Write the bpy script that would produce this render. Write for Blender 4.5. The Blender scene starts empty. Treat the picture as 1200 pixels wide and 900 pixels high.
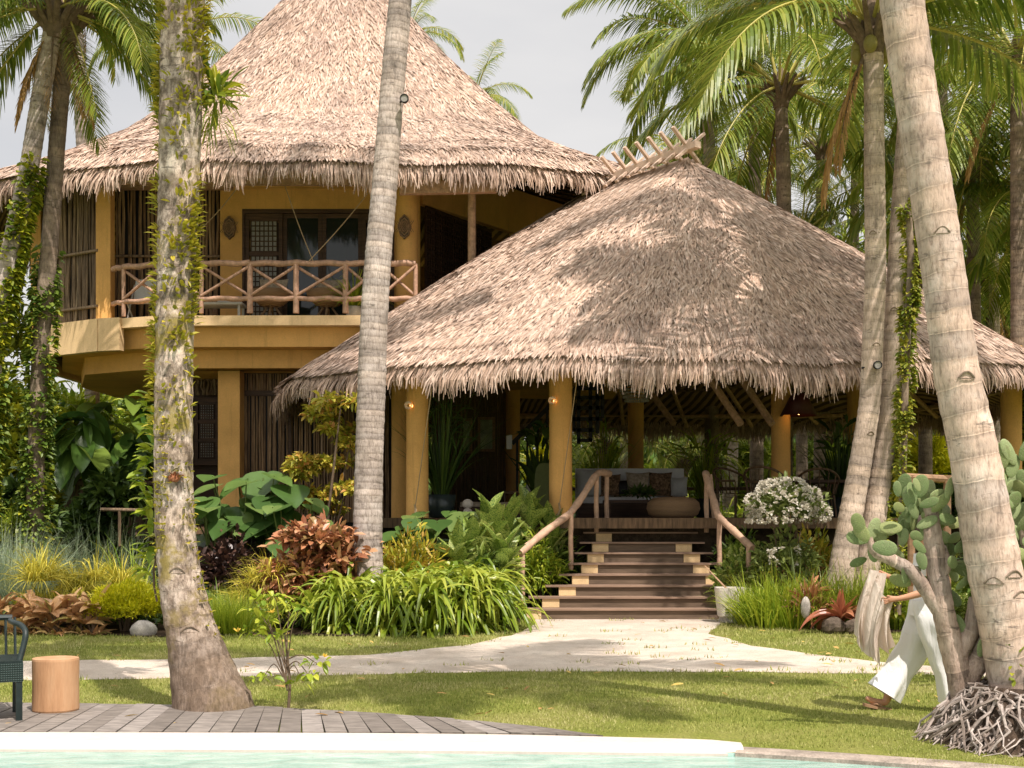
import bpy, math, random
import numpy as np
from mathutils import Vector
from mathutils.geometry import tessellate_polygon
random.seed(7); RS = np.random.RandomState(11)
SC = bpy.context.scene; COL = SC.collection
F = 1500.0; HZ = 605.0; CH = 1.65
PI = math.pi
def P(px, py, d): return np.array([(px-600)*d/F, d, CH-(py-HZ)*d/F])
def G(px, py):
    d = CH*F/(py-HZ); return ((px-600)*d/F, d)
def ZH(py, d): return CH-(py-HZ)*d/F
def XW(px, d): return (px-600)*d/F
def U(a, b, n=None): return RS.uniform(a, b, n)
def nrm(v):
    v = np.asarray(v, float); l = np.linalg.norm(v, axis=-1, keepdims=True); return v/np.maximum(l, 1e-9)

# ------------------------------------------------------------------ mesh building
WLOC = {}
class MB:
    def __init__(s): s.V=[]; s.Q=[]; s.n=0; s.UV=[]; s.hasuv=False
    def add(s, v, f, m=0, uv=None):
        v = np.asarray(v, float).reshape(-1, 3)
        s.V.append(v); s.Q.append((np.asarray(f, int)+s.n, m)); s.n += len(v)
        if uv is None: s.UV.append(np.zeros((len(v), 2)))
        else: s.UV.append(np.asarray(uv, float).reshape(-1, 2)); s.hasuv = True
        return s
    def grid(s, A, m=0, uv=None, close=False):
        A = np.asarray(A, float); r, c = A.shape[:2]
        i = np.arange(r*c).reshape(r, c)
        if close: i = np.concatenate([i, i[:, :1]], 1)
        f = np.stack([i[:-1, :-1], i[:-1, 1:], i[1:, 1:], i[1:, :-1]], -1).reshape(-1, 4)
        return s.add(A, f, m, uv)
    def strips(s, A, m=0):
        # A: (N, K, C, 3)
        A = np.asarray(A, float); n, k, c = A.shape[:3]
        i = np.arange(n*k*c).reshape(n, k, c)
        f = np.stack([i[:, :-1, :-1], i[:, :-1, 1:], i[:, 1:, 1:], i[:, 1:, :-1]], -1).reshape(-1, 4)
        return s.add(A, f, m)
    def box(s, lo, hi, m=0):
        x0, y0, z0 = lo; x1, y1, z1 = hi
        v = [(x0,y0,z0),(x1,y0,z0),(x1,y1,z0),(x0,y1,z0),(x0,y0,z1),(x1,y0,z1),(x1,y1,z1),(x0,y1,z1)]
        f = [(0,3,2,1),(4,5,6,7),(0,1,5,4),(1,2,6,5),(2,3,7,6),(3,0,4,7)]
        return s.add(v, f, m)
    def beam(s, a, b, w, h, m=0, up=(0,0,1)):
        a = np.array(a, float); b = np.array(b, float); t = nrm(b-a)
        sd = np.cross(t, up); sd = nrm(sd if np.linalg.norm(sd) > 1e-4 else np.cross(t, (0,1,0))); u = np.cross(sd, t)
        v = []
        for p in (a, b):
            for q in ((-1,-1),(1,-1),(1,1),(-1,1)): v.append(p+sd*q[0]*w/2+u*q[1]*h/2)
        f = [(0,1,2,3),(7,6,5,4),(0,4,5,1),(1,5,6,2),(2,6,7,3),(3,7,4,0)]
        return s.add(v, f, m)
    def tube(s, pts, rad, seg=8, m=0, cap=True, rn=None, flat=1.0, uvv=None):
        pts = np.array(pts, float); n = len(pts); rad = np.broadcast_to(np.asarray(rad, float), (n,)).copy()
        t = np.gradient(pts, axis=0); t = nrm(t)
        ref = np.array([0, 1, 0.]) if abs(t[0][1]) < .9 else np.array([1, 0, 0.])
        a = nrm(np.cross(t, ref)); b = np.cross(a, t)
        th = np.linspace(0, 2*PI, seg+1)
        R = rad[:, None] if rn is None else rad[:, None]*rn(n, seg)
        A = pts[:, None]+R[..., None]*(np.cos(th)[None, :, None]*a[:, None]+flat*np.sin(th)[None, :, None]*b[:, None])
        L = np.concatenate([[0], np.cumsum(np.linalg.norm(np.diff(pts, axis=0), axis=1))])
        uv = np.stack(np.meshgrid(th/(2*PI), L if uvv is None else uvv), -1)
        s.grid(A, m, uv)
        if cap:
            for e, o in ((0, 1), (n-1, -1)):
                k = list(range(seg)); 
                if o == 1: k = k[::-1]
                s.add(A[e, :seg], [], m) if False else None
                c = np.concatenate([A[e, :seg], pts[e:e+1]])
                f = [(k[i], k[(i+1) % seg], seg) for i in range(seg)]
                s.add(c, f, m)
        return s
    def lathe(s, c, prof, seg=20, m=0, sx=1, sy=1):
        # prof: list of (r, z)
        th = np.linspace(0, 2*PI, seg+1)[:-1]
        A = np.array([[(c[0]+r*math.cos(t)*sx, c[1]+r*math.sin(t)*sy, c[2]+z) for t in th] for r, z in prof])
        return s.grid(A, m, close=True)
    def ell(s, c, r, seg=12, rings=8, m=0, jit=0, rot=None):
        ph = np.linspace(-PI/2, PI/2, rings+1); th = np.linspace(0, 2*PI, seg+1)[:-1]
        A = np.array([[(math.cos(p)*math.cos(t), math.cos(p)*math.sin(t), math.sin(p)) for t in th] for p in ph])
        if jit: A = A*(1+RS.uniform(-jit, jit, A.shape[:2]+(1,)))
        A = A*np.array(r)
        if rot is not None: A = A@np.array(rot).T
        return s.grid(A+np.array(c), m, close=True)
    def ngon(s, pts, m=0):
        return s.add(pts, [tuple(range(len(pts)))], m)
    def prism(s, poly, z0, z1, m=0):
        # poly: list (x, y) ; any simple polygon
        n = len(poly); b = [(x, y, z0) for x, y in poly]; t = [(x, y, z1) for x, y in poly]
        s.add(b+t, [(i, (i+1) % n, n+(i+1) % n, n+i) for i in range(n)], m)
        tr = tessellate_polygon([[Vector(p) for p in t]])
        s.add(t, [tuple(x) for x in tr], m); s.add(b, [tuple(x)[::-1] for x in tr], m)
        return s
    def build(s, name, mats, parent=None, origin=None, smooth=False):
        V = np.concatenate(s.V) if s.V else np.zeros((0, 3))
        if origin is None: origin = WLOC[parent.name] if parent is not None else np.zeros(3)
        origin = np.array(origin, float)
        me = bpy.data.meshes.new(name)
        me.vertices.add(len(V)); me.vertices.foreach_set('co', (V-origin).astype(np.float32).ravel())
        li = []; lt = []; mi = []
        for f, m in s.Q:
            if len(f) == 0: continue
            li.append(f.ravel()); lt.append(np.full(len(f), f.shape[1])); mi.append(np.full(len(f), m))
        li = np.concatenate(li); lt = np.concatenate(lt); mi = np.concatenate(mi)
        me.loops.add(len(li)); me.loops.foreach_set('vertex_index', li.astype(np.int32))
        me.polygons.add(len(lt)); ls = np.concatenate([[0], np.cumsum(lt)[:-1]])
        me.polygons.foreach_set('loop_start', ls.astype(np.int32))
        me.polygons.foreach_set('loop_total', lt.astype(np.int32))
        if not isinstance(mats, (list, tuple)): mats = [mats]
        for m in mats: me.materials.append(m)
        me.polygons.foreach_set('material_index', mi.astype(np.int32))
        me.update(calc_edges=True)
        if s.hasuv:
            uv = np.concatenate(s.UV); l = me.uv_layers.new(name='UVMap')
            l.data.foreach_set('uv', uv[li].astype(np.float32).ravel())
        me.polygons.foreach_set('use_smooth', np.full(len(lt), bool(smooth)))
        me.validate()
        o = bpy.data.objects.new(name, me); COL.objects.link(o)
        if parent is not None:
            o.parent = parent; o.location = Vector(origin-WLOC[parent.name])
        else: o.location = Vector(origin)
        WLOC[o.name] = origin
        return o

def tag(o, label=None, cat=None, group=None, kind=None):
    if label: o['label'] = label
    if cat: o['category'] = cat
    if group: o['group'] = group
    if kind: o['kind'] = kind
    return o
def empty(name, loc, label=None, cat=None, group=None, rz=0):
    o = bpy.data.objects.new(name, None); COL.objects.link(o); o.empty_display_size = .2
    o.location = Vector(loc); o.rotation_euler[2] = rz; WLOC[o.name] = np.array(loc, float)
    return tag(o, label, cat, group)
KIDS = {}
def copy_tree(o, parent=None, **kw):
    c = o.copy(); COL.objects.link(c)
    if parent is not None: c.parent = parent
    for ch in [x for x in bpy.data.objects if x.parent == o]: copy_tree(ch, c)
    return c
def copy_thing(o, loc, rz=0, sc=1, label=None, group=None):
    c = copy_tree(o); c.location = Vector(loc); c.rotation_euler[2] = rz; c.scale = (sc, sc, sc) if np.isscalar(sc) else sc
    WLOC[c.name] = np.array(loc, float)
    if label: c['label'] = label
    if group: c['group'] = group
    return c

# ------------------------------------------------------------------ materials
class NT:
    def __init__(s, name):
        s.m = bpy.data.materials.new(name); s.m.use_nodes = True; s.t = s.m.node_tree
        s.t.nodes.clear(); s.out = s.n('ShaderNodeOutputMaterial')
    def n(s, ty, **kw):
        x = s.t.nodes.new(ty)
        for k, v in kw.items(): setattr(x, k, v)
        return x
    def l(s, a, b): s.t.links.new(a, b)
    def ramp(s, fac, cols, pos=None, interp='LINEAR'):
        r = s.n('ShaderNodeValToRGB'); r.color_ramp.interpolation = interp
        e = r.color_ramp.elements; n = len(cols)
        pos = pos or [i/(max(n-1, 1)) for i in range(n)]
        while len(e) < n: e.new(.5)
        for i in range(n): e[i].position = pos[i]; e[i].color = (*cols[i], 1)
        if fac is not None: s.l(fac, r.inputs[0])
        return r.outputs[0]
    def coord(s, k='Object'): return s.n('ShaderNodeTexCoord').outputs[k]
    def mapping(s, v, sc=(1,1,1)):
        m = s.n('ShaderNodeMapping'); m.inputs['Scale'].default_value = sc; s.l(v, m.inputs[0]); return m.outputs[0]
    def noise(s, v, sc, det=4, rough=.6, dist=0):
        x = s.n('ShaderNodeTexNoise'); x.inputs['Scale'].default_value = sc; x.inputs['Detail'].default_value = det
        x.inputs['Roughness'].default_value = rough; x.inputs['Distortion'].default_value = dist
        if v is not None: s.l(v, x.inputs['Vector'])
        return x.outputs[0]
    def math(s, op, a, b=None):
        x = s.n('ShaderNodeMath', operation=op)
        for i, q in enumerate((a, b)):
            if q is None: continue
            if isinstance(q, (int, float)): x.inputs[i].default_value = q
            else: s.l(q, x.inputs[i])
        return x.outputs[0]
    def mix(s, fac, a, b, mode='MIX'):
        x = s.n('ShaderNodeMix', data_type='RGBA', blend_type=mode)
        for i, q in ((0, fac), (6, a), (7, b)):
            if isinstance(q, (int, float)): x.inputs[i].default_value = q
            elif isinstance(q, tuple): x.inputs[i].default_value = (*q, 1)
            else: s.l(q, x.inputs[i])
        return x.outputs[2]
    def bump(s, h, st=.3, dist=.02, nrm=None):
        b = s.n('ShaderNodeBump'); b.inputs['Strength'].default_value = st; b.inputs['Distance'].default_value = dist
        s.l(h, b.inputs['Height'])
        if nrm is not None: s.l(nrm, b.inputs['Normal'])
        return b.outputs[0]
    def bsdf(s, col, rough=.7, spec=.3, normal=None, transl=0, tcol=None, **kw):
        b = s.n('ShaderNodeBsdfPrincipled')
        if isinstance(col, tuple): b.inputs['Base Color'].default_value = (*col, 1)
        else: s.l(col, b.inputs['Base Color'])
        if isinstance(rough, (int, float)): b.inputs['Roughness'].default_value = rough
        else: s.l(rough, b.inputs['Roughness'])
        b.inputs['Specular IOR Level'].default_value = spec
        for k, v in kw.items(): b.inputs[k.replace('_', ' ')].default_value = v
        if normal is not None: s.l(normal, b.inputs['Normal'])
        o = b.outputs[0]
        if transl:
            t = s.n('ShaderNodeBsdfTranslucent')
            c = tcol if tcol is not None else col
            if isinstance(c, tuple): t.inputs[0].default_value = (*c, 1)
            else: s.l(c, t.inputs[0])
            x = s.n('ShaderNodeMixShader'); x.inputs[0].default_value = transl
            s.l(o, x.inputs[1]); s.l(t.outputs[0], x.inputs[2]); o = x.outputs[0]
        s.l(o, s.out.inputs[0])
        return s.m

def leafmat(name, cols, rough=.45, spec=.35, transl=.3, patch=None):
    t = NT(name); r = t.n('ShaderNodeNewGeometry').outputs['Random Per Island']
    c = t.ramp(r, [tuple(min(.85,x*k) for x,k in zip(q,LK)) for q in cols] if not name.endswith('petals') else cols)
    if patch:
        nz = t.noise(t.coord('Generated'), 60 if patch is True else patch[1], 3)
        c = t.mix(t.ramp(nz, [(0,0,0),(1,1,1)], [.48,.58]), c, patch[0])
    n2 = t.noise(t.coord('Object'), 6, 3)
    c = t.mix(1.0, c, t.ramp(n2, [(.75,.75,.75),(1.15,1.15,1.1)]), 'MULTIPLY')
    return t.bsdf(c, rough, spec, transl=transl)
def islandmat(name, cols, rough=.8, spec=.2, nsc=(8,8,8), bs=.3, bd=.01, mul=.25, big=None):
    t = NT(name); r = t.n('ShaderNodeNewGeometry').outputs['Random Per Island']
    c = t.ramp(r, cols); v = t.mapping(t.coord('Object'), nsc); nz = t.noise(v, 1, 5, .65)
    c = t.mix(1.0, c, t.ramp(nz, [(1-mul*1.4,)*3, (1+mul,)*3], [.3,.7]), 'MULTIPLY')
    if big: c = t.mix(1.0, c, t.ramp(t.noise(t.coord('Object'), big, 6, .7), [(.70,.69,.70),(.95,.95,.95),(1.08,1.06,1.04)], [.34,.5,.66]), 'MULTIPLY')
    return t.bsdf(c, rough, spec, t.bump(nz, bs, bd))
def flat(name, col, rough=.7, spec=.3, sc=3, mul=.12, bs=.15, det=5, **kw):
    t = NT(name); nz = t.noise(t.coord('Object'), sc, det, .65); nf = t.noise(t.coord('Object'), sc*14, 3, .6)
    c = t.mix(1.0, t.mix(1.0, col, t.ramp(nz, [(1-mul*1.6,)*3, (1+mul,)*3], [.3,.7]), 'MULTIPLY'), t.ramp(nf, [(1-mul,)*3, (1+mul,)*3], [.3,.7]), 'MULTIPLY')
    return t.bsdf(c, rough, spec, t.bump(nf, bs, .01), **kw)

LK = (1.62,1.42,.98)
M = {}
def plaster(name, col):
    t = NT(name); ob = t.coord('Object'); n1 = t.noise(ob, 1.1, 6, .65); n2 = t.noise(t.mapping(ob, (9,9,.55)), 1, 5, .7); n3 = t.noise(ob, 40, 4, .7)
    c = t.mix(1.0, col, t.ramp(n1, [(.80,.79,.77),(1.08,1.08,1.08)], [.3,.7]), 'MULTIPLY')
    c = t.mix(t.ramp(n2, [(0,0,0),(.55,.55,.55)], [.56,.76]), c, tuple(x*.5 for x in col))
    c = t.mix(1.0, c, t.ramp(n3, [(.9,.9,.9),(1.06,1.06,1.06)], [.3,.7]), 'MULTIPLY')
    return t.bsdf(c, .88, .12, t.bump(n3, .35, .01))
M['thatch'] = islandmat('dry_palm_thatch', [(.32,.215,.155),(.47,.33,.245),(.53,.38,.29),(.585,.435,.34),(.67,.52,.42)], .85, .12, (7,7,7), .2, .01, .2, .55)
M['thatch_base'] = flat('thatch_underlayer', (.40,.29,.215), .95, .05, 9, .3)
M['ochre'] = plaster('ochre_plaster', (.80,.455,.155))
M['ochre_light'] = plaster('pale_ochre_plaster', (.85,.60,.33))
M['darkwood'] = islandmat('dark_stained_wood', [(.055,.03,.018),(.10,.055,.032)], .55, .3, (2,2,25), .2, .005, .35)
M['midwood'] = islandmat('brown_timber', [(.23,.135,.075),(.34,.21,.12)], .7, .2, (18,3,18), .3, .006, .3)
M['bamboo'] = islandmat('weathered_bamboo', [(.13,.085,.05),(.24,.16,.095),(.33,.24,.15)], .6, .3, (20,20,2.5), .3, .006, .45)
M['bamboo_warm'] = islandmat('warm_bamboo_panel', [(.20,.12,.065),(.32,.20,.11),(.42,.28,.16)], .6, .3, (20,20,2.5), .3, .006, .4)
M['bamboo_dark'] = islandmat('dark_bamboo', [(.075,.045,.026),(.14,.085,.045),(.19,.12,.065)], .6, .3, (20,20,2.5), .3, .006, .45)
M['pole'] = islandmat('peeled_pole', [(.42,.25,.15),(.52,.33,.21)], .6, .3, (12,12,12), .3, .006, .3)
M['pinkwood'] = islandmat('pale_ridge_wood', [(.55,.40,.30),(.66,.49,.38)], .8, .2, (9,9,9), .2, .006, .15)
M['glass_dark'] = NT('dark_window_glass').bsdf((.018,.025,.02), .06, .6)
M['capiz'] = flat('capiz_shell_pane', (.33,.31,.27), .35, .4, 30, .2)
M['rope'] = flat('natural_rope', (.4,.29,.17), .9, .1)
M['white_cloth'] = flat('white_fabric', (.72,.71,.69), .9, .1, 5, .06)
M['plaque'] = flat('carved_plaque', (.13,.095,.06), .6, .3, 25, .5, .6)
M['stone'] = flat('pale_stone', (.42,.38,.33), .9, .15, 8, .3, .5)
M['concrete_pot'] = flat('white_concrete', (.62,.56,.49), .9, .15, 7, .16, .5)
M['soil'] = flat('bed_soil', (.055,.037,.024), .95, .05, 6, .5, .6)
M['green_metal'] = flat('dark_green_wicker', (.012,.022,.02), .45, .4, 20, .25)
M['black'] = flat('black_metal', (.015,.013,.012), .5, .3)
M['water'] = None
def leafs():
    M['frond'] = leafmat('palm_leaflet', [(.055,.10,.018),(.10,.16,.025),(.15,.21,.04),(.22,.25,.06)], .42, .45, .36)
    M['frond_far'] = leafmat('far_palm_leaflet', [(.06,.11,.022),(.12,.19,.035),(.21,.26,.06),(.30,.30,.09)], .42, .45, .40)
    M['frond_dark'] = leafmat('dark_palm_leaflet', [(.03,.055,.018),(.055,.095,.025),(.09,.13,.03)], .42, .45, .3)
    M['frond_dry'] = leafmat('dry_palm_leaflet', [(.20,.13,.07),(.32,.22,.12)], .8, .2, .2)
    M['rachis'] = flat('yellow_green_rachis', (.42,.36,.08), .5, .4)
    M['stem'] = flat('green_stem', (.12,.16,.04), .6, .3)
    M['brownstem'] = flat('brown_stem', (.17,.12,.08), .85, .15, 12, .3)
    M['blue_grass'] = leafmat('blue_grey_blades', [(.12,.19,.17),(.19,.27,.26),(.27,.34,.33)], .5, .3, .25)
    M['grey_grass'] = leafmat('grey_green_blades', [(.06,.11,.08),(.11,.165,.13),(.18,.22,.18)], .5, .3, .25)
    M['yellow_blades'] = leafmat('yellow_striped_blades', [(.16,.19,.03),(.36,.36,.06),(.55,.50,.13)], .5, .3, .3)
    M['lime'] = leafmat('lime_leaves', [(.26,.32,.015),(.42,.46,.02),(.50,.52,.04)], .5, .3, .3)
    M['pinkbrown'] = leafmat('pink_brown_leaves', [(.22,.13,.09),(.38,.25,.17),(.46,.34,.24),(.24,.24,.10)], .4, .4, .3)
    M['purple'] = leafmat('purple_black_leaves', [(.018,.012,.016),(.05,.032,.038),(.09,.05,.05)], .35, .45, .1)
    M['copper'] = leafmat('copper_leaves', [(.075,.035,.03),(.20,.085,.06),(.34,.17,.12),(.40,.24,.18),(.17,.14,.07)], .38, .45, .25)
    M['bigleaf'] = leafmat('elephant_ear_leaf', [(.035,.085,.028),(.07,.14,.045),(.12,.195,.075)], .38, .5, .3)
    M['banana'] = leafmat('banana_leaf', [(.03,.08,.02),(.06,.13,.03),(.13,.21,.05)], .35, .5, .35)
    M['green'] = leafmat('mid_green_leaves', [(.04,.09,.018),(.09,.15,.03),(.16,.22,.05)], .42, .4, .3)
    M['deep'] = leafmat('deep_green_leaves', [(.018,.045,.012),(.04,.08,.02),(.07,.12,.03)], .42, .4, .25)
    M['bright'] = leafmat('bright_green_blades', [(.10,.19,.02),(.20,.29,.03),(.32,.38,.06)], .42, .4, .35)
    M['strap'] = leafmat('yellow_green_straps', [(.09,.16,.015),(.17,.25,.03),(.29,.35,.07)], .35, .45, .35)
    M['variegated'] = leafmat('cream_variegated_leaf', [(.16,.25,.06),(.26,.35,.12),(.46,.49,.26)], .35, .45, .35, patch=((.08,.17,.03), 55))
    M['croton'] = leafmat('croton_leaves', [(.10,.15,.02),(.24,.27,.035),(.36,.33,.05),(.30,.20,.06)], .4, .4, .3)
    M['smalltree'] = leafmat('small_tree_leaves', [(.15,.20,.03),(.28,.30,.05),(.40,.38,.08),(.38,.20,.08)], .42, .4, .35)
    M['ivy'] = leafmat('ivy_leaves', [(.05,.10,.015),(.16,.21,.02),(.30,.32,.03)], .42, .4, .3)
    M['moss'] = leafmat('epiphyte_leaves', [(.08,.13,.02),(.16,.20,.028),(.26,.26,.045)], .5, .3, .3)
    M['epi'] = leafmat('bright_epiphyte_leaves', [(.13,.15,.02),(.24,.25,.03),(.34,.31,.05)], .5, .3, .3)
    M['flower'] = leafmat('white_petals', [(.66,.60,.50),(.8,.76,.68)], .6, .2, .3)
    M['yflower'] = leafmat('yellow_petals', [(.8,.55,.08),(.85,.62,.12)], .6, .2, .3)
    M['bromeliad'] = leafmat('red_bromeliad_leaf', [(.13,.045,.03),(.24,.085,.06),(.34,.17,.13)], .35, .5, .25)
    t = NT('cactus_pad_skin'); ob = t.coord('Object'); oi = t.n('ShaderNodeObjectInfo').outputs['Random']; n_ = t.noise(ob, 3.0, 5, .7); n2_ = t.noise(ob, 22, 3, .7)
    c = t.ramp(oi, [(.13,.18,.06),(.20,.26,.10),(.29,.35,.16),(.28,.31,.11)]); c = t.mix(t.ramp(n_, [(0,0,0),(.8,.8,.8)], [.55,.72]), c, (.24,.21,.12)); c = t.mix(1.0, c, t.ramp(n2_, [(.75,.75,.75),(1.15,1.15,1.15)], [.3,.7]), 'MULTIPLY')
    M['cactus'] = t.bsdf(c, .6, .25, t.bump(n2_, .5, .02))
    M['bougain'] = leafmat('grey_green_small_leaves', [(.09,.14,.05),(.16,.21,.09)], .5, .3, .3)
leafs()
def barkmat(name, c1, c2, c3, ring=8.0, bs=.6, moss=None, rc=None, foot=None):
    t = NT(name); uv = t.coord('UV'); ob = t.coord('Object')
    nz = t.noise(ob, 3.2, 5, .65); nf = t.noise(t.mapping(ob, (38,38,9)), 1, 5, .7); nr = t.noise(ob, 4, 3, .5)
    s = t.n('ShaderNodeSeparateXYZ'); t.l(uv, s.inputs[0])
    v = t.math('ADD', t.math('MULTIPLY', s.outputs[1], ring), t.math('MULTIPLY', nr, .45))
    w = t.math('FRACT', v)
    rg = t.ramp(w, rc or [(1.4,1.4,1.4),(.72,.72,.72),(.97,.97,.97),(1.0,1.0,1.0),(.70,.69,.68)], [0,.07,.25,.82,1])
    cyc = t.n('ShaderNodeTexWhiteNoise', noise_dimensions='1D'); t.l(t.math('FLOOR', v), cyc.inputs['W'])
    rv = t.ramp(cyc.outputs[0], [(.70,.71,.73),(.95,.94,.93),(1.12,1.08,1.04)])
    c = t.ramp(nz, [c1, c2, c3], [.32,.5,.68])
    brk = t.noise(ob, 7, 3, .6); rg = t.mix(t.ramp(brk, [(0,0,0),(.8,.8,.8)], [.45,.62]), rg, (1.0,1.0,1.0))
    c = t.mix(.9, t.mix(.8, c, rv, 'MULTIPLY'), rg, 'MULTIPLY')
    c = t.mix(1.0, c, t.ramp(nf, [(.5,.48,.46),(1.0,1.0,1.0),(1.2,1.19,1.17)], [.3,.48,.7]), 'MULTIPLY')
    if foot:
        mo = t.noise(t.mapping(ob, (1,1,.7)), 11, 6, .75); c = t.mix(1.0, c, t.ramp(mo, [(.34,.31,.28),(.7,.67,.64),(1.22,1.2,1.18)], [.36,.47,.56]), 'MULTIPLY')
    ck = t.noise(t.mapping(ob, (4.5,4.5,19)), 1, 4, .65, .8); c = t.mix(t.ramp(ck, [(0,0,0),(.8,.8,.8)], [.60,.67]), c, tuple(x*.4 for x in c1))
    dk = t.noise(t.mapping(ob, (5,5,2.2)), 1, 4, .7)
    c = t.mix(t.ramp(dk, [(0,0,0),(.75,.75,.75)], [.60,.74]), c, tuple(x*.28 for x in c1))
    if moss:
        mz = t.noise(ob, 2.4, 5, .7)
        c = t.mix(t.ramp(mz, [(0,0,0),(.85,.85,.85)], [.52,.63]), c, moss)
    if foot:
        sz = t.n('ShaderNodeSeparateXYZ'); t.l(ob, sz.inputs[0]); zz = t.math('ADD', t.math('MULTIPLY', sz.outputs[2], .5), t.math('MULTIPLY', nz, .5))
        c = t.mix(t.ramp(zz, [(.85,.85,.85),(0,0,0)], [.35,.95]), c, t.mix(1.0, foot, t.ramp(nf, [(.5,.5,.5),(1.3,1.3,1.3)], [.3,.7]), 'MULTIPLY'))
    h = t.math('ADD', t.math('MULTIPLY', w, .6), t.math('MULTIPLY', nf, 1.0))
    return t.bsdf(c, .9, .15, t.bump(h, bs, .02))
M['bark_near'] = barkmat('smooth_palm_bark', (.42,.33,.27), (.56,.42,.33), (.70,.57,.48), 1, .7)
M['bark_twin'] = barkmat('pale_palm_bark', (.38,.30,.23), (.52,.41,.32), (.64,.52,.42), 1, .8)
M['bark_grey'] = barkmat('grey_ringed_palm_bark', (.30,.25,.21), (.46,.39,.34), (.64,.56,.50), 1, 1.0, rc=[(1.3,1.28,1.25),(.55,.53,.5),(.85,.84,.83),(1.05,1.04,1.03),(.5,.48,.46)])
M['bark_vine'] = barkmat('lichen_spotted_palm_bark', (.26,.20,.15), (.50,.41,.34), (.68,.59,.51), 1, 1.0, moss=(.30,.23,.06), rc=[(1,1,1),(.9,.9,.9),(1,1,1),(1,1,1),(.85,.84,.83)], foot=(.19,.135,.095))
M['bark_dark'] = barkmat('dark_palm_bark', (.16,.12,.09), (.25,.19,.14), (.34,.27,.2), 1, .9)
M['bark_cactus'] = barkmat('old_cactus_bark', (.30,.215,.16), (.45,.34,.27), (.58,.46,.38), 3.5, 1.0)
M['root'] = islandmat('palm_root', [(.15,.115,.09),(.33,.27,.23),(.52,.45,.40)], .9, .1, (20,20,20), .4, .01, .3)
# ------------------------------------------------------------------ ground, path, beds, pool
def pin(pts, poly):
    x, y = pts[:, 0], pts[:, 1]; n = len(poly); r = np.zeros(len(pts), bool)
    for i in range(n):
        x0, y0 = poly[i]; x1, y1 = poly[(i+1) % n]
        c = ((y0 > y) != (y1 > y)) & (x < (x1-x0)*(y-y0)/((y1-y0) if y1 != y0 else 1e-9)+x0)
        r ^= c
    return r
def wob(poly, amp=.06, step=.35):
    out = []
    for i in range(len(poly)):
        a = np.array(poly[i], float); b = np.array(poly[(i+1) % len(poly)], float)
        n = max(1, min(60, int(np.linalg.norm(b-a)/step)))
        for k in range(n):
            p = a+(b-a)*k/n
            if k or amp > .05: p = p+RS.uniform(-amp, amp, 2)
            out.append(tuple(p))
    return out
POOL = [(-14,9.12),(-4,9.12),(-1,9.08),(0.9,8.98),(1.55,8.93),(2.15,8.72),(2.95,8.39),(4.2,7.6),(5.0,6.2),(4.6,4.2),(3,3.2),(-14,3.2)]
def sheet(name, poly, z, mat, hole=None):
    loops = [[Vector((x, y, 0)) for x, y in poly]]
    if hole: loops.append([Vector((x, y, 0)) for x, y in hole])
    tr = tessellate_polygon(loops); pts = [tuple(v) for l in loops for v in l]
    m = MB(); tt = []
    for t in tr:
        a, b, c = [np.array(pts[i][:2]) for i in t]
        cr = (b[0]-a[0])*(c[1]-a[1])-(b[1]-a[1])*(c[0]-a[0])
        tt.append(tuple(t) if cr > 0 else tuple(t)[::-1])
    m.add([(x, y, z) for x, y, _ in pts], tt)
    return m.build(name, mat)
# lawn soil/grass base
t = NT('lawn_turf'); ob = t.coord('Object')
n1 = t.noise(ob, .9, 5, .6); n2 = t.noise(ob, 45, 4, .7)
c = t.ramp(n1, [(.15,.18,.035),(.22,.235,.055),(.31,.29,.10)], [.3,.5,.7])
c = t.mix(1.0, c, t.ramp(n2, [(.5,.5,.5),(1.3,1.3,1.2)], [.3,.7]), 'MULTIPLY')
M['lawn'] = t.bsdf(c, .95, .05, t.bump(n2, .8, .03))
g = sheet('ground', [(-160,-60),(160,-60),(160,260),(-160,260)], 0, M['lawn'], POOL); tag(g, kind='structure')
PATH = [G(*q) for q in [(-700,775),(0,775),(200,773),(430,768),(540,757),(600,745),(622,735),(627,728)]]+[(.35,21.2),(3.6,21.2)]+[G(*q) for q in [(850,728),(835,738),(830,743),(880,757),(960,768),(1050,778),(1120,783),(1500,795),(1500,808),(1090,791),(900,788),(600,787),(300,793),(90,797),(-700,802)]]
PATHW = wob(PATH, .05, .3)
t = NT('pale_sand_path'); ob = t.coord('Object')
n1 = t.noise(ob, 1.4, 6, .65); n2 = t.noise(ob, 60, 4, .8); n3 = t.noise(ob, 5, 6, .7)
c = t.ramp(n1, [(.52,.425,.335),(.66,.555,.455),(.76,.66,.55)], [.3,.5,.7])
c = t.mix(t.ramp(n3, [(0,0,0),(.7,.7,.7)], [.60,.74]), c, (.24,.19,.13))
c = t.mix(1.0, c, t.ramp(n2, [(.7,.7,.7),(1.15,1.15,1.15)], [.3,.7]), 'MULTIPLY')
M['sand'] = t.bsdf(c, .95, .08, t.bump(t.math('ADD', n3, t.math('MULTIPLY', n2, .3)), .9, .06))
tag(sheet('path', PATHW, .004, M['sand']), kind='structure')
BEDL = [G(*q) for q in [(-500,745),(20,741),(180,747),(300,744),(400,746),(520,745),(590,738),(612,729)]]+[(.3,21.2),(.3,27.5),(-16,29),(-30,29)]
BEDR = [G(*q) for q in [(846,727),(870,731),(960,739),(1040,742),(1130,737),(1300,735)]]+[(20,21),(24,26),(3.9,26),(3.9,21.2)]
tag(sheet('garden_bed', wob(BEDL, .05), .012, M['soil']), kind='structure')
tag(sheet('garden_bed', wob(BEDR, .05), .012, M['soil']), kind='structure')

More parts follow.
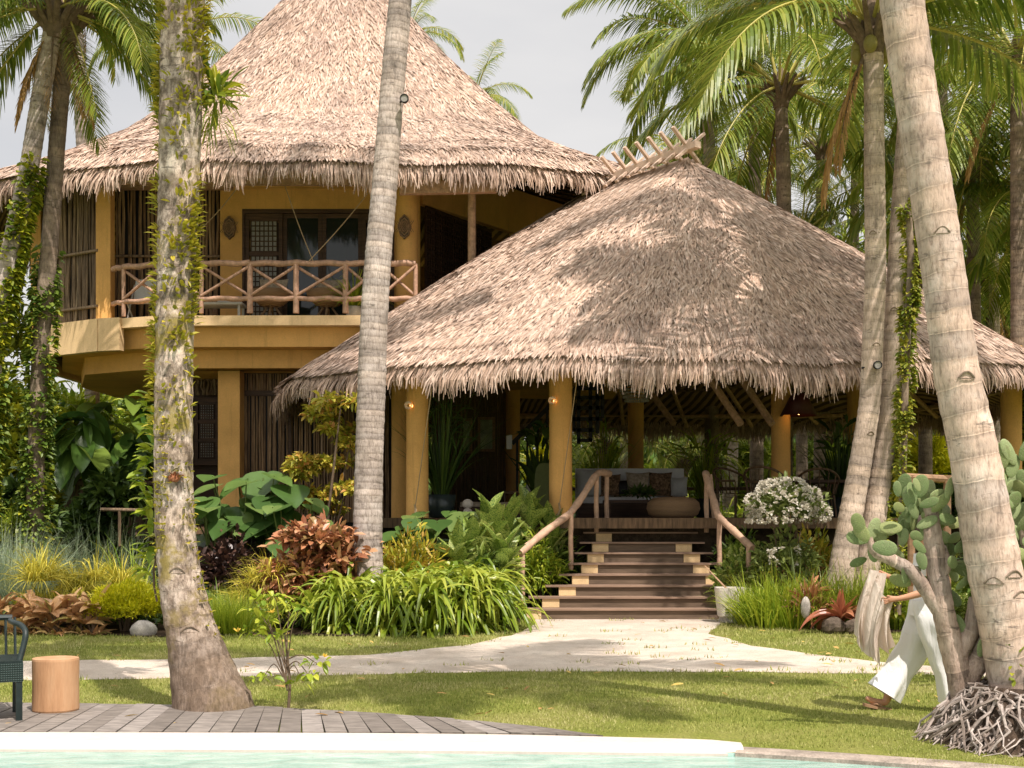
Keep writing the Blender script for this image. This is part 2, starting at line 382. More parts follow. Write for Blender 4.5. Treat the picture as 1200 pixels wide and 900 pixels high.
# pool
t = NT('pool_water'); ob = t.coord('Object')
v = t.mapping(ob, (1.0,2.6,1)); n1 = t.noise(v, 3.0, 4, .6, .6); n2 = t.noise(v, 11, 3, .6)
c = t.ramp(n1, [(.22,.40,.33),(.36,.54,.46),(.52,.66,.58)], [.32,.5,.68])
M['water'] = t.bsdf(c, .07, .5, t.bump(t.math('ADD', n1, t.math('MULTIPLY', n2, .35)), .35, .05), Transmission_Weight=.25, IOR=1.33)
wp = [(x*1.0, y+.02) for x, y in POOL]
tag(sheet('pool_water', wp, -.022, M['water']), kind='structure')
M['basin'] = flat('pool_basin_plaster', (.45,.62,.55), .8, .2, 1, .1)
m = MB(); n = len(POOL)
m.add([(x, y, .0) for x, y in POOL]+[(x, y, -1.3) for x, y in POOL], [(i, (i+1) % n, n+(i+1) % n, n+i) for i in range(n)])
m.add([(-15,2.5,-1.3),(6,2.5,-1.3),(6,10,-1.3),(-15,10,-1.3)], [(0,1,2,3)])
tag(m.build('pool_basin', M['basin']), kind='structure')

def loft(m, path, prof_fn, close_ends=True, mi=0):
    path = np.array(path, float); tg = nrm(np.gradient(path, axis=0)); nr_ = np.stack([-tg[:, 1], tg[:, 0]], 1)
    A = []
    for i, p in enumerate(path):
        pr = prof_fn(i/(len(path)-1), i)
        A.append([(p[0]+nr_[i][0]*o, p[1]+nr_[i][1]*o, z) for o, z in pr])
    A = np.array(A); m.grid(A, mi)
    if close_ends:
        m.ngon(A[0][::-1], mi); m.ngon(A[-1], mi)
def resamp(pts, n):
    pts = np.array(pts, float); L = np.concatenate([[0], np.cumsum(np.linalg.norm(np.diff(pts, axis=0), axis=1))])
    s = np.linspace(0, L[-1], n); return np.stack([np.interp(s, L, pts[:, k]) for k in range(pts.shape[1])], 1)
def smoothp(pts, n=60, it=12):
    p = resamp(pts, n)
    for _ in range(it): p[1:-1] = (p[:-2]+2*p[1:-1]+p[2:])/4
    return p
# white rounded coping bench: from far left to rounded end
cp = smoothp([(-14,9.12),(-4,9.12),(-1,9.08),(.9,8.98),(1.62,8.93)], 80, 6)
far = lambda x: np.interp(x, [-14,-4,-1,0,.64,1.4,1.62], [.47,.47,.47,.45,.40,.33,.29])
def coping_prof(t_, i):
    w = far(cp[i][0]); k = 1.0
    if i > 77: k = (0, .96, .72)[i-77] if i-77 < 3 else .7
    h = .042*(.35+.65*k); 
    o0 = w/2-(w/2+.03)*k; o1 = w/2+(w/2)*k; c_ = .05*k
    return [(o1, .002), (o1, h-c_*.6), (o1-c_, h), (o0+c_*2.2, h), (o0+c_*.7, h-.012), (o0, h-.045), (o0, -.12*k-.0)]
M['coping'] = flat('cream_pool_plaster', (.60,.52,.455), .6, .3, 2.2, .06, .12)
m = MB(); loft(m, cp, coping_prof); tag(m.build('pool_coping', M['coping'], smooth=False), 'white rounded plaster coping along the left edge of the pool', 'pool coping')
cp2 = smoothp([(1.56,8.93),(2.15,8.72),(2.95,8.39),(4.2,7.6),(5,6.2),(4.6,4.2)], 50, 4)
m = MB(); loft(m, cp2, lambda t_, i: [(.20,.002),(.19,.012),(.02,.014),(-.02,.004),(-.02,-.2)])
tag(m.build('pool_edging', flat('grey_stone_edging', (.33,.27,.22), .7, .3, 5, .3)), 'low grey stone edging where the pool meets the right lawn', 'pool edging')

# timber deck along pool
bk = [(-14,11.2),(-6,11.15),(-4.1,11.1),(-2.2,10.95),(-.85,10.52),(0,10.1),(.45,9.86),(.8,9.56)]
fr = lambda x: float(np.interp(x, [-14,-1,0,.64,1.4], [9.60,9.585,9.54,9.42,9.25]))
M['deck'] = islandmat('weathered_grey_planks', [(.17,.145,.125),(.22,.19,.165),(.29,.255,.23)], .85, .2, (6,30,10), .5, .01, .35)
m = MB(); x = -9.0
bx = [b[0] for b in bk]; by = [b[1] for b in bk]
while x < .55:
    w = .172; sh = .04+.22*min(1, max(0, (x+3.9)/4)); x1 = x+w-.012
    def q(xx, back):
        yy = float(np.interp(xx, bx, by)) if back else fr(xx)+.015
        return (xx-(sh if back else -sh*.2), yy)
    a, b_, c_, d_ = q(x, 0), q(x1, 0), q(x1, 1), q(x, 1)
    z = .035+RS.uniform(-.004, .004)
    m.add([(p[0], p[1], 0.001) for p in (a, b_, c_, d_)]+[(p[0], p[1], z) for p in (a, b_, c_, d_)], [(4,5,6,7),(0,1,5,4),(1,2,6,5),(2,3,7,6),(3,0,4,7)])
    x += w
tag(m.build('wooden_deck', M['deck']), 'grey weathered plank deck between the lawn and the pool', 'deck')
DECKP = [(bx[i], by[i]+.03) for i in range(len(bx))]+[(.8,9.3),(-14,9.3)]

# lawn blades (stuff) : visible wedge, density falls with distance
def blades(n, x0, x1, y0, y1, h, w, ok):
    p = np.stack([U(x0, x1, n), U(y0, y1, n)], 1); p = p[ok(p)]; n = len(p)
    hh = h*U(.5, 1.2, n)*np.clip(p[:, 1]/11, .9, 2); ww = w*np.clip(p[:, 1]/10, .9, 2.5)
    th = U(0, 2*PI, n); a = U(0, .9, n)
    tip = np.stack([np.cos(th)*a*hh, np.sin(th)*a*hh, hh*np.cos(a)], 1)
    sd = np.stack([-np.sin(th), np.cos(th), np.zeros(n)], 1)*ww[:, None]/2
    b = np.concatenate([p, np.zeros((n, 1))], 1)
    return np.stack([b-sd, b+sd, b+tip], 1)
PA = np.array
def is_lawn(p):
    inw = np.abs(p[:, 0]) < p[:, 1]*.44+1.2
    near = (p[:, 1] > 8.3)
    r = inw & near & ~pin(p, PATHW) & ~pin(p, BEDL) & ~pin(p, BEDR) & ~pin(p, DECKP) & ~pin(p, POOL)
    r &= ~((p[:, 0] < 1.7) & (p[:, 1] < 9.75)) & ~((p[:, 1] < 9.1) & (p[:, 0] < 2.6)) 
    return r
m = MB()
for (n, y0, y1) in ((210000, 8.3, 13.8), (110000, 13.8, 22)):
    T = blades(n, -11, 11, y0, y1, .030, .007, is_lawn)
    m.add(T.reshape(-1, 3), np.arange(len(T)*3).reshape(-1, 3))
t = NT('lawn_blade'); ob = t.coord('Object'); rnd = t.n('ShaderNodeNewGeometry').outputs['Random Per Island']
pa_ = t.noise(ob, .75, 5, .7); cg = t.ramp(rnd, [(.15,.21,.03),(.27,.31,.055),(.40,.40,.11)]); cs = t.ramp(rnd, [(.36,.33,.11),(.52,.46,.20),(.62,.54,.30)])
c = t.mix(t.ramp(pa_, [(.06,.06,.06),(.85,.85,.85)], [.42,.66]), cg, cs); M['lawn_blade'] = t.bsdf(c, .6, .2, transl=.3)
tag(m.build('lawn_grass', M['lawn_blade']), 'short trimmed green lawn grass', 'grass', kind='stuff')
# sparse weeds on the sand
m = MB(); B = []
for k in range(130):
    q = PATHW[RS.randint(len(PATHW))] if k < 85 else (U(-6,6), U(13.5,15)) if k < 110 else (U(.3,3.8), U(15,20.5))
    if abs(q[0]) > 12 or q[1] > 20.9: continue
    for _ in range(14): B.append((q[0]+U(-.15,.15), q[1]+U(-.1,.1), .003))
B = PA(B); n = len(B); th = U(0, 2*PI, n); hh = U(.02,.06,n)
tip = np.stack([np.cos(th)*.03, np.sin(th)*.03, hh], 1); sd = np.stack([-np.sin(th), np.cos(th), 0*th], 1)*.008
T = np.stack([B-sd, B+sd, B+tip], 1); m.add(T.reshape(-1, 3), np.arange(n*3).reshape(-1, 3))
tag(m.build('path_weeds', M['lawn_blade']), 'sparse weeds and turf fringe along the sand path', 'grass', kind='stuff')
# ------------------------------------------------------------------ thatched roofs
class Roof:
    def __init__(s, cx, cy, rx, ryf, ryb, n, A, B, zt, prof, wob=.06, seed=1):
        th = np.linspace(0, 2*PI, 1441)
        c, sn = np.cos(th), np.sin(th); e = 2.0/n
        x = cx+rx*np.sign(c)*np.abs(c)**e; y = cy+np.where(sn < 0, ryf, ryb)*np.sign(sn)*np.abs(sn)**e
        L = np.concatenate([[0], np.cumsum(np.hypot(np.diff(x), np.diff(y)))]); s.len = L[-1]
        s.L = L/L[-1]; s.x, s.y = x, y; s.A, s.B, s.zt, s.prof = np.array(A, float), np.array(B, float), zt, prof
        s.wob = wob; s.seed = seed
    def surf(s, u, q):
        q = np.mod(q, 1.0); x = np.interp(q, s.L, s.x); y = np.interp(q, s.L, s.y)
        d = s.B-s.A; l2 = (d**2).sum()
        t = np.clip(((x-s.A[0])*d[0]+(y-s.A[1])*d[1])/max(l2, 1e-9), 0, 1) if l2 > 0 else np.zeros_like(x)
        tx = s.A[0]+t*d[0]; ty = s.A[1]+t*d[1]
        us, zs = zip(*s.prof); z = np.interp(u, us, zs)
        w = s.wob*np.clip(u, 0, 1)*(np.sin(q*2*PI*7+s.seed)+.6*np.sin(q*2*PI*17+2*s.seed+u*5)+.5*np.sin(u*13+q*31))
        return np.stack([tx+(x-tx)*u, ty+(y-ty)*u, z+w], -1)
    def frame(s, u, q):
        e = 1e-3; p = s.surf(u, q); dn = nrm(s.surf(u+.01, q)-s.surf(u-.01, q)); al = nrm(s.surf(u, q+e)-s.surf(u, q-e))
        no = nrm(np.cross(al, dn)); no = np.where(no[..., 2:3] < 0, -no, no)
        return p, dn, al, no
    def base(s, umax=1.0, off=0, nu=26, nq=160, mi=0, mb=None, u0=0.0):
        u = np.linspace(u0, umax, nu)[:, None]*np.ones((1, nq)); q = np.linspace(0, 1, nq+1)[:-1][None]*np.ones((nu, 1))
        A = s.surf(u, q); A[..., 2] -= off
        m = mb or MB(); m.grid(A, mi, close=True); return m
def strands(m, p, dn, al, no, L, W, splay, lift, mi=0, bend=.25):
    n = len(p); a = U(-1, 1, n)*splay; 
    d = nrm(dn*np.cos(a)[:, None]+al*np.sin(a)[:, None]+no*(U(.2, 1, n)*lift)[:, None])
    sd = nrm(np.cross(d, no)+no*U(-.45, .45, n)[:, None])
    L = L*U(.65, 1.3, n); W = W*U(.6, 1.4, n)
    mid = p+d*(L*.55)[:, None]
    end = p+d*L[:, None]-no*(L*bend*lift)[:, None]+al*(U(-.06, .06, n))[:, None]*L[:, None]
    S = np.stack([np.stack([p-sd*(W*.4)[:, None], p+sd*(W*.4)[:, None]], 1), np.stack([mid-sd*(W*.5)[:, None], mid+sd*(W*.5)[:, None]], 1), np.stack([end-sd*(W*.12)[:, None], end+sd*(W*.12)[:, None]], 1)], 1)
    m.strips(S, mi)
def thatch(r, slope_len, drow, dsp, L, W, u_cut=1.0, splay=.42, lift=.16, back=.45):
    m = MB(); us = np.arange(.02, u_cut, drow/slope_len)
    P_, Q_ = [], []
    for k, u in enumerate(us):
        n = int(max(14, r.len*max(u, .04)/dsp)); q = (np.arange(n)+U(0, 1, n))/n
        P_.append(np.full(n, u)+U(-.5, .5, n)*drow/slope_len); Q_.append(q)
    u = np.concatenate(P_); q = np.concatenate(Q_)
    # fewer strands at the far side (y large)
    p = r.surf(u, q); cy = r.A[1]; keep = (p[:, 1] < cy+1.5) | (U(0, 1, len(u)) < back); u, q = u[keep], q[keep]
    p, dn, al, no = r.frame(u, q)
    # clumped direction: neighbouring strands lean the same way
    nclump = np.sin(q*r.len*3.1+u*40)*np.sin(q*r.len*1.3-u*23)
    al2 = al; dn2 = nrm(dn+al*(nclump*.35)[:, None])
    strands(m, p+no*.01, dn2, al2, no, L, W, splay, lift)
    return m
def fringe(m, r, layers, dens, L, W, u0=.965, u1=1.0, zdrop=0.0, tuck=0.0):
    for k in range(layers):
        n = int(r.len*dens); q = U(0, 1, n); u = np.full(n, u0+(u1-u0)*k/max(layers-1, 1))+U(-.006, .006, n)
        p, dn, al, no = r.frame(u, q)
        out = dn.copy(); out[:, 2] = 0; out = nrm(out)
        d = nrm(out*U(.18, .62, n)[:, None]+PA([0, 0, -1.0])+al*U(-.28, .28, n)[:, None])
        p = p-PA([0, 0, .015])*k+out*.02
        clump = 1+.18*np.sin(q*r.len*2.3)+.12*np.sin(q*r.len*7.1)
        Lk = L*clump*U(.55, 1.25, n); Wk = W*U(.6, 1.5, n); sd = nrm(al+out*U(-.7, .7, n)[:, None])
        mid = p+d*(Lk*.5)[:, None]+out*.02; end = p+d*Lk[:, None]-out*(Lk*.12)[:, None]
        S = np.stack([np.stack([a-sd*(Wk*f)[:, None], a+sd*(Wk*f)[:, None]], 1) for a, f in ((p, .5), (mid, .5), (end, .16))], 1)
        m.strips(S)
MR = Roof(-4.25, 32, 8.85, 6.75, 8, 2.5, (-4.3,32), (-4.2,32.05), 16, [(0,15.9),(.03,15.6),(.16,14.35),(.3,12.95),(.45,11.65),(.6,10.5),(.8,9.62),(.94,9.12),(1.0,8.72),(1.1,8.3)], .045, 1)
PR = Roof(3.2, 28, 8.0, 7.35, 7.0, 2.6, (3.45,25.1), (1.8,27.2), 8.7, [(0,8.72),(.04,8.5),(.5,6.52),(.8,5.13),(.93,4.55),(1.0,4.22),(1.1,3.9)], .04, 2)

villa = empty('thatched_villa', (-4.2, 32, 0), 'two storey ochre villa with round balcony and tall conical thatched roof', 'house')
pav = empty('thatched_pavilion', (3.2, 28, 0), 'open sided ochre pavilion with low thatched roof at the head of the steps', 'pavilion')
def course(m, r, u0, n_per_m, L, W):
    n = int(r.len*u0*n_per_m); q = U(0,1,n); u = u0+U(-.006,.006,n)+.004*np.sin(q*60)
    p, dn, al, no = r.frame(u, q); strands(m, p+no*.035, dn, al, no, L, W, .3, .05, bend=.9)
m = thatch(MR, 11.5, .088, .036, .22, .030, lift=.09, splay=.34); [course(m, MR, uu, 70, .26, .03) for uu in (.585,.6,.79,.80)]; fringe(m, MR, 9, 44, .46, .028, .945, 1.0)
rf = m.build('roof', M['thatch'], villa)
MR.base(1.0, .03).build('roof_underlayer', M['thatch_base'], rf)
m = thatch(PR, 8.6, .076, .032, .19, .026, lift=.09, splay=.34); [course(m, PR, uu, 70, .24, .026) for uu in (.905,.915)]; fringe(m, PR, 9, 50, .40, .024, .955, 1.0)
rf2 = m.build('roof', M['thatch'], pav)
PR.base(1.0, .03).build('roof_underlayer', M['thatch_base'], rf2)
# woven ceilings underneath
t = NT('woven_bamboo_ceiling'); ob = t.coord('Object')
w = t.n('ShaderNodeTexWave', wave_type='BANDS', bands_direction='DIAGONAL'); w.inputs['Scale'].default_value = 3.0; w.inputs['Distortion'].default_value = 1.5; t.l(ob, w.inputs[0])
nz = t.noise(ob, 9, 4, .7)
c = t.mix(1.0, t.ramp(w.outputs[0], [(.09,.055,.03),(.33,.21,.11)], [.3,.7]), t.ramp(nz, [(.7,.7,.7),(1.2,1.2,1.2)]), 'MULTIPLY')
M['woven'] = t.bsdf(c, .8, .1, t.bump(w.outputs[0], .5, .02))
PR.base(.985, .20, u0=.03).build('ceiling_lining', M['woven'], pav)
MR.base(.985, .22, u0=.05).build('ceiling_lining', M['woven'], villa)
m = MB()
for q in np.linspace(0, 1, 29)[:-1]:
    a = PR.surf(np.array(.12), np.array(q)); b = PR.surf(np.array(.965), np.array(q)); a[2] -= .28; b[2] -= .28
    mm = PR.surf(np.array(.55), np.array(q)); mm[2] -= .28
    m.tube([a, mm, b], .055, 7)
m.build('rafters', M['pole'], pav)
m = MB()
for u in (.45, .62, .78, .92):
    q = np.linspace(0, 1, 60); A = PR.surf(np.full(60, u), q); A[:, 2] -= .26; m.tube(A, .03, 5, cap=False)
m.build('purlins', M['bamboo'], pav)
# ridge pole with crossed sticks
m = MB(); a = PA([1.55, 27.5, 8.72]); b = PA([3.75, 24.75, 8.86])
pa = P(690, 219, 27.2); pb = P(818, 169, 24.6)
m.beam(pa, pb, .16, .13); dirr = nrm(pb-pa); side = nrm(np.cross(dirr, (0,0,1)))
for k in range(9):
    c_ = pa+(pb-pa)*(.06+.86*k/8)
    for s_ in (-1, 1):
        lo = c_+side*s_*.34-PA([0,0,.26])+dirr*.02*s_; hi = c_-side*s_*.40+PA([0,0,.34])+dirr*.02*s_
        m.beam(lo, hi, .075, .05)
m.build('ridge_poles', M['pinkwood'], rf2)

# ------------------------------------------------------------------ pavilion structure
FZ = 1.62
def rcol(parent, x, y, z0, z1, r, mt='ochre', seg=20):
    m = MB(); m.lathe((x, y, 0), [(r*1.02, z0), (r, z0+.05), (r*.97, (z0+z1)/2), (r*1.0, z1)], seg)
    return m.build('column', M[mt], parent, smooth=True)
cols = []
for px, d, r in ((489,22.5,.20),(657,22.4,.205),(915,25,.19),(745,31.5,.2),(600,31.5,.2),(1003,28.5,.19),(1185,24.5,.2)):
    x = XW(px, d); cols.append(rcol(pav, x, d, FZ, 4.45 if d < 24 else 4.9, r))
rcol(pav, XW(471, 24.2), 24.2, FZ, 4.9, .2)
m = MB(); th = np.linspace(0, 2*PI, 60)[:-1]
def sup(cx, cy, rx, ry, n, k=64):
    th = np.linspace(0, 2*PI, k+1)[:-1]; return [(cx+rx*np.sign(math.cos(a))*abs(math.cos(a))**(2/n), cy+ry*np.sign(math.sin(a))*abs(math.sin(a))**(2/n)) for a in th]
deck_poly = sup(3.6, 28.1, 6.6, 6.0, 4)
m.prism(deck_poly, 1.44, FZ); m.build('deck', M['bamboo_dark'], pav)
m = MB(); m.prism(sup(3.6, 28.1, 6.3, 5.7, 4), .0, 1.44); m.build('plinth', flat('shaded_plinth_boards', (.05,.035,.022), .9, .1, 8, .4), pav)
m = MB()  # eave tie beams ring
for cx_, cy_, rx_, ry_, z in ((3.4,28,6.9,5.9,4.30),):
    pts = sup(cx_, cy_, rx_, ry_, 4, 40); pts = [(x, y, z) for x, y in pts]; m.tube(pts+[pts[0]], .07, 8, cap=False)
m.build('eave_beam', M['pole'], pav)
for px, d in ((868,24.8),(905,25.2),(1045,25),(790,30)):
    m = MB(); a = P(px-60, 445, d); b = P(px, 497, d-1.0); a[2] += .6; m.tube([a, b], .07, 8); m.build('brace', M['pole'], pav)

# ------------------------------------------------------------------ steps
SX = 2.25
steps = empty('entrance_steps', (SX, 20.45, 0), 'eight brown timber steps with cream end blocks rising to the pavilion', 'steps')
hw = [2.06, 1.76, 1.48, 1.25, 1.08, .96, .86, .78]
M['riser'] = islandmat('brown_step_boards', [(.125,.085,.056),(.165,.115,.078)], .75, .25, (2,20,20), .3, .005, .25)
M['tread'] = islandmat('worn_step_treads', [(.25,.165,.115),(.30,.20,.14)], .7, .25, (2,20,20), .3, .005, .25)
M['cream_block'] = flat('cream_step_blocks', (.74,.53,.29), .85, .15, 5, .1)
for i in range(8):
    y0 = 20.45+.28*i; z0 = .172*i; z1 = .172*(i+1)
    m = MB(); m.box((SX-hw[i]+.28, y0+.012, z0+.002 if i else .006), (SX+hw[i]-.28, y0+.05, z1-.030)); m.build('riser', M['riser'], steps)
    m = MB(); m.box((SX-hw[i]-.22, y0-.025, z1-.028), (SX+hw[i]+.22, y0+.30, z1)); m.build('tread', M['tread'], steps)
    for s_ in (-1, 1):
        xa = SX+s_*hw[i]; xb = SX+s_*(hw[i]-.277)
        m = MB(); m.box((min(xa,xb), y0+.002, z0+.003 if i else .006), (max(xa,xb), y0+.32, z1-.030)); m.build('end_block', M['cream_block'], steps)
m = MB(); m.box((SX-.9, 22.60, .006), (SX+.9, 22.75, 1.36)); m.build('landing', M['riser'], steps)
RAILB = islandmat('peeled_branch', [(.50,.32,.215),(.56,.37,.25)], .6, .3, (10,10,10), .3, .008, .2)
def rail(label, pts, posts, mirror=False):
    o = empty('handrail', tuple(PA(posts[0][0])*PA([1,1,0])), label, 'handrail', 'branch handrails of the entrance steps')
    p = smoothp(pts, 40, 2)
    n = len(p); m = MB(); m.tube(p, [.060+.004*math.sin(i*.9)+.003*math.sin(i*2.3) for i in range(n)], 12); m.build('top_rail', RAILB, o, smooth=True)
    for a, b in posts:
        mm = MB(); q = resamp([a, b], 12); q[:, 0] += .004*np.sin(np.arange(12)*.8); mm.tube(q, [.042+.002*math.sin(i*1.7) for i in range(12)], 8); mm.build('post', RAILB, o, smooth=True)
rail('branch handrail on the left of the steps with knotty bent top', [P(609,648,20.55),P(640,622,21.1),P(668,602,21.7),P(682,583,22),P(697,558,22.35),P(702,553,22.5),P(714,555,22.9)],
     [(P(612,716,20.6),P(612,650,20.6)),(P(669,668,21.65),P(669,602,21.65)),(P(699,624,22.4),P(699,556,22.4)),(P(711,624,22.9),P(711,556,22.9))])
rail('branch handrail on the right of the steps beside the potted stick', [P(882,643,20.55),P(862,624,21.0),P(842,606,21.6),P(836,585,22.0),P(828,560,22.4),P(826,554,22.5),P(828,556,22.9)],
     [(P(877,716,20.6),P(877,642,20.6)),(P(843,664,21.65),P(843,606,21.65)),(P(828,624,22.4),P(828,556,22.4)),(P(838,620,22.9),P(832,556,22.9))])

# ------------------------------------------------------------------ villa walls
UZ = 5.72   # upper floor level
def wallseg(m, x0, y0, x1, y1, z0, z1, th=.18, mi=0):
    d = nrm(PA([x1-x0, y1-y0])); n = PA([-d[1], d[0]])*th/2
    v = []
    for z in (z0, z1):
        for (x, y) in ((x0-n[0],y0-n[1]),(x1-n[0],y1-n[1]),(x1+n[0],y1+n[1]),(x0+n[0],y0+n[1])): v.append((x, y, z))
    m.add(v, [(0,3,2,1),(4,5,6,7),(0,1,5,4),(1,2,6,5),(2,3,7,6),(3,0,4,7)], mi)
def sticks(m, x0, y0, x1, y1, z0, z1, r=.032, gap=.075, jit=.03, seg=6):
    L = math.hypot(x1-x0, y1-y0); n = int(L/gap)
    for k in range(n):
        t_ = (k+.5+U(-.25,.25))/n; x = x0+(x1-x0)*t_; y = y0+(y1-y0)*t_; rr = r*U(.6,1.25)
        pts = [(x+U(-jit,jit), y+U(-.015,.015), z) for z in np.linspace(z0, z1, 5)]
        m.tube(pts, rr*PA([1.1,1,.95,.9,.8]), seg, cap=False)
# slab (curved balcony) outline
slab = [P(492,0,25.9)[:2],P(232,0,25.95)[:2],P(180,0,26.0)[:2],P(120,0,26.5)[:2],P(58,0,27.4)[:2],(-11.0,30.5),(-11.0,33.5),(-9,38.5),(0,38.5),(3.4,35),(3.4,30),(.6,27.5)]
slab = [tuple(q) for q in slab]
m = MB(); m.prism(slab, UZ-.20, UZ); m.build('balcony_slab', M['ochre_light'], villa)
inn = [((x+4.2)*.962-4.2, (y-32)*.955+32) for x, y in slab]
m = MB(); m.prism(inn, UZ-.60, UZ-.203); m.build('floor_beam', M['ochre'], villa)
# deep fascia on the left flank
m = MB(); A = [P(143,0,26.35)[:2], P(118,0,26.5)[:2], P(56,0,27.42)[:2], (-11.02, 30.5), (-11.02,33.5)]
for a, b in zip(A[:-1], A[1:]): wallseg(m, a[0], a[1]-.02, b[0], b[1]-.02, UZ-.66, UZ+.012, .16)
m.build('fascia', M['ochre_light'], villa)
m = MB(); m.prism([((x+4.2)*.90-4.2, (y-32)*.88+32) for x, y in slab], UZ-.98, UZ-.603); m.build('lower_floor_beam', M['ochre'], villa)
# upper walls
WY = 28.0
XL, XR = XW(258, WY), XW(492, WY)
top = 8.95
dl, dr, dt = XW(284, WY), XW(462, WY), ZH(245, WY)
m = MB(); m.box((XL, WY, UZ), (dl, WY+.2, top)); m.box((dr, WY, UZ), (XR, WY+.2, top)); m.box((dl, WY+.001, dt), (dr, WY+.2, top))
m.box((XL+.55, WY-.03, ZH(222,WY)), (XR, WY-.001, ZH(222,WY)+.02)); m.build('front_wall', M['ochre'], villa)
m = MB(); m.box((XL-.02, WY-.10, ZH(233, WY)+.35), (XR+.2, WY-.002, ZH(233, WY)+.75)); m.build('lintel_beam', M['ochre_light'], villa)
m = MB(); wallseg(m, XR, 28.1, XW(600,31), 31.0, ZH(238,28), top+.6); wallseg(m, XW(600,31), 31, 3.2, 35, UZ, top+.6); wallseg(m, 3.2, 35, -2, 37.5, UZ, top+.6); wallseg(m, -2, 37.5, -9, 37.5, UZ, top); 
wallseg(m, -11.2, 33.5, -9, 37.5, UZ, top); m.build('side_wall', M['ochre'], villa)
rcol(villa, XW(477, 27.2), 27.2, UZ, top, .245)
def boxcol(x, y, w, z0, z1, mt='ochre'):
    m = MB(); m.box((x-w/2, y-w/2, z0), (x+w/2, y+w/2, z1)); return m.build('pillar', M[mt], villa)
boxcol(XW(123, 26.75), 26.78, .30, UZ+.002, top)
boxcol(XW(44, 28.6), 28.6, .22, UZ+.002, top)
m = MB(); sticks(m, XW(134,27.6), 27.6, XL-.03, 28.1, UZ, top-.05); m.build('stick_screen', M['bamboo_warm'], villa)
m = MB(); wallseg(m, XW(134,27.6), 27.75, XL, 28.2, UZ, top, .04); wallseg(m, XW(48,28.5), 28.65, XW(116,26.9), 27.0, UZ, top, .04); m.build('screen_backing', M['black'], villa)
m = MB(); sticks(m, XW(60,27.6), 27.55, XW(116,26.7), 26.72, UZ+.01, top-.05, .04, .08); 
sticks(m, XW(60,27.6), 27.6, -10.9, 30.3, UZ+.01, top-.05, .04, .09)
m.build('stick_screen', M['bamboo'], villa)
m = MB()
for z in (ZH(362,27), ZH(300,27.2)):
    m = MB(); m.tube([(XW(58,27.5), 27.45, z), (XW(114,26.6), 26.62, z)], .035, 6); m.build('screen_rail', M['bamboo'], villa)
m = MB(); m.tube([(XW(134,27.6), 27.5, ZH(300,27.5)), (XL, 28.0-.06, ZH(300,27.9))], .03, 6); m.build('screen_rail', M['bamboo'], villa)
m = MB(); m.box((XW(130,27.3), 27.25, ZH(216,27)), (XL+.4, 27.5, ZH(205,27))); m.build('screen_head_beam', M['pole'], villa)
# eave beam with end showing and slim post
def one(name, mt, f, parent=None, smooth=False):
    m = MB(); f(m); return m.build(name, M[mt] if isinstance(mt, str) else mt, parent if parent is not None else villa, smooth=smooth)
one('eave_beam', 'pole', lambda m: m.beam(P(468,221,25.75), P(582,219,26.0), .16, .24))
one('eave_plate', 'pole', lambda m: m.beam(P(120,212,26.6), P(470,214,26.3), .10, .14))
one('slim_post', 'pole', lambda m: m.tube([P(553,330,26.6), P(553,222,26.6)], .085, 10))
# sliding doors with capiz grids
def capiz(m, x0, x1, z0, z1, y, nx, nz, bar=.022):
    for i in range(nx+1):
        x = x0+(x1-x0)*i/nx; m.box((x-bar/2, y-.012, z0), (x+bar/2, y+.012, z1), 0)
    for j in range(nz+1):
        z = z0+(z1-z0)*j/nz; m.box((x0, y-.014, z-bar/2), (x1, y+.010, z+bar/2), 0)
    m.box((x0, y+.014, z0), (x1, y+.022, z1), 1)
def door_leaf(name, x0, x1, z0, z1, y, kind, parent):
    m = MB(); fw = .085
    m.box((x0, y-.03, z0), (x0+fw, y+.03, z1)); m.box((x1-fw, y-.03, z0), (x1, y+.03, z1))
    m.box((x0+fw, y-.028, z1-fw), (x1-fw, y+.028, z1)); m.box((x0+fw, y-.028, z0), (x1-fw, y+.028, z0+.14))
    o = m.build(name, M['darkwood'], parent)
    if kind == 'capiz':
        m = MB(); n = 3; H = (z1-fw-z0-.14)
        for k in range(n):
            a = z0+.14+H*k/n; b = z0+.14+H*(k+1)/n-.07
            capiz(m, x0+fw+.04, x1-fw-.04, a+.03, b, y, 6, 6); m.box((x0+fw, y-.026, b+.012), (x1-fw, y+.02, a+H/n+.018))
        m.build('lattice', [M['darkwood'], M['capiz']], o)
    else:
        m = MB(); m.box((x0+fw, y-.004, z0+.14), (x1-fw, y+.004, z1-fw)); m.build('pane', M['glass_dark'], o)
xs = [dl, XW(331, WY), XW(377, WY), XW(424, WY), dr]
one('door_frame', 'darkwood', lambda m: (m.box((dl, WY-.02, dt-.09), (dr, WY+.16, dt-.002)), m.box((dl, WY-.02, UZ), (dl+.05, WY+.16, dt-.09)), m.box((dr-.05, WY-.02, UZ), (dr, WY+.16, dt-.09))))
one('room_darkness_screen', 'black', lambda m: m.box((dl, WY+1.3, UZ), (dr, WY+1.35, dt)))  # black sheet added behind the doors, standing in for the room's darkness
bpy.data.objects['room_darkness_screen'].name = 'room_dark_sheet'
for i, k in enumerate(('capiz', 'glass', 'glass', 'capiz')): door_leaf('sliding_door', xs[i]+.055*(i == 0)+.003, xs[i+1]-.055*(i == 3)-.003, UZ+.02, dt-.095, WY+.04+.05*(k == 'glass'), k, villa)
one('curtain', 'white_cloth', lambda m: m.grid(PA([[(x, WY+.45+.05*math.sin(x*28), z) for x in np.linspace(XW(337,WY), XW(372,WY), 24)] for z in (UZ, UZ+1.0)])))
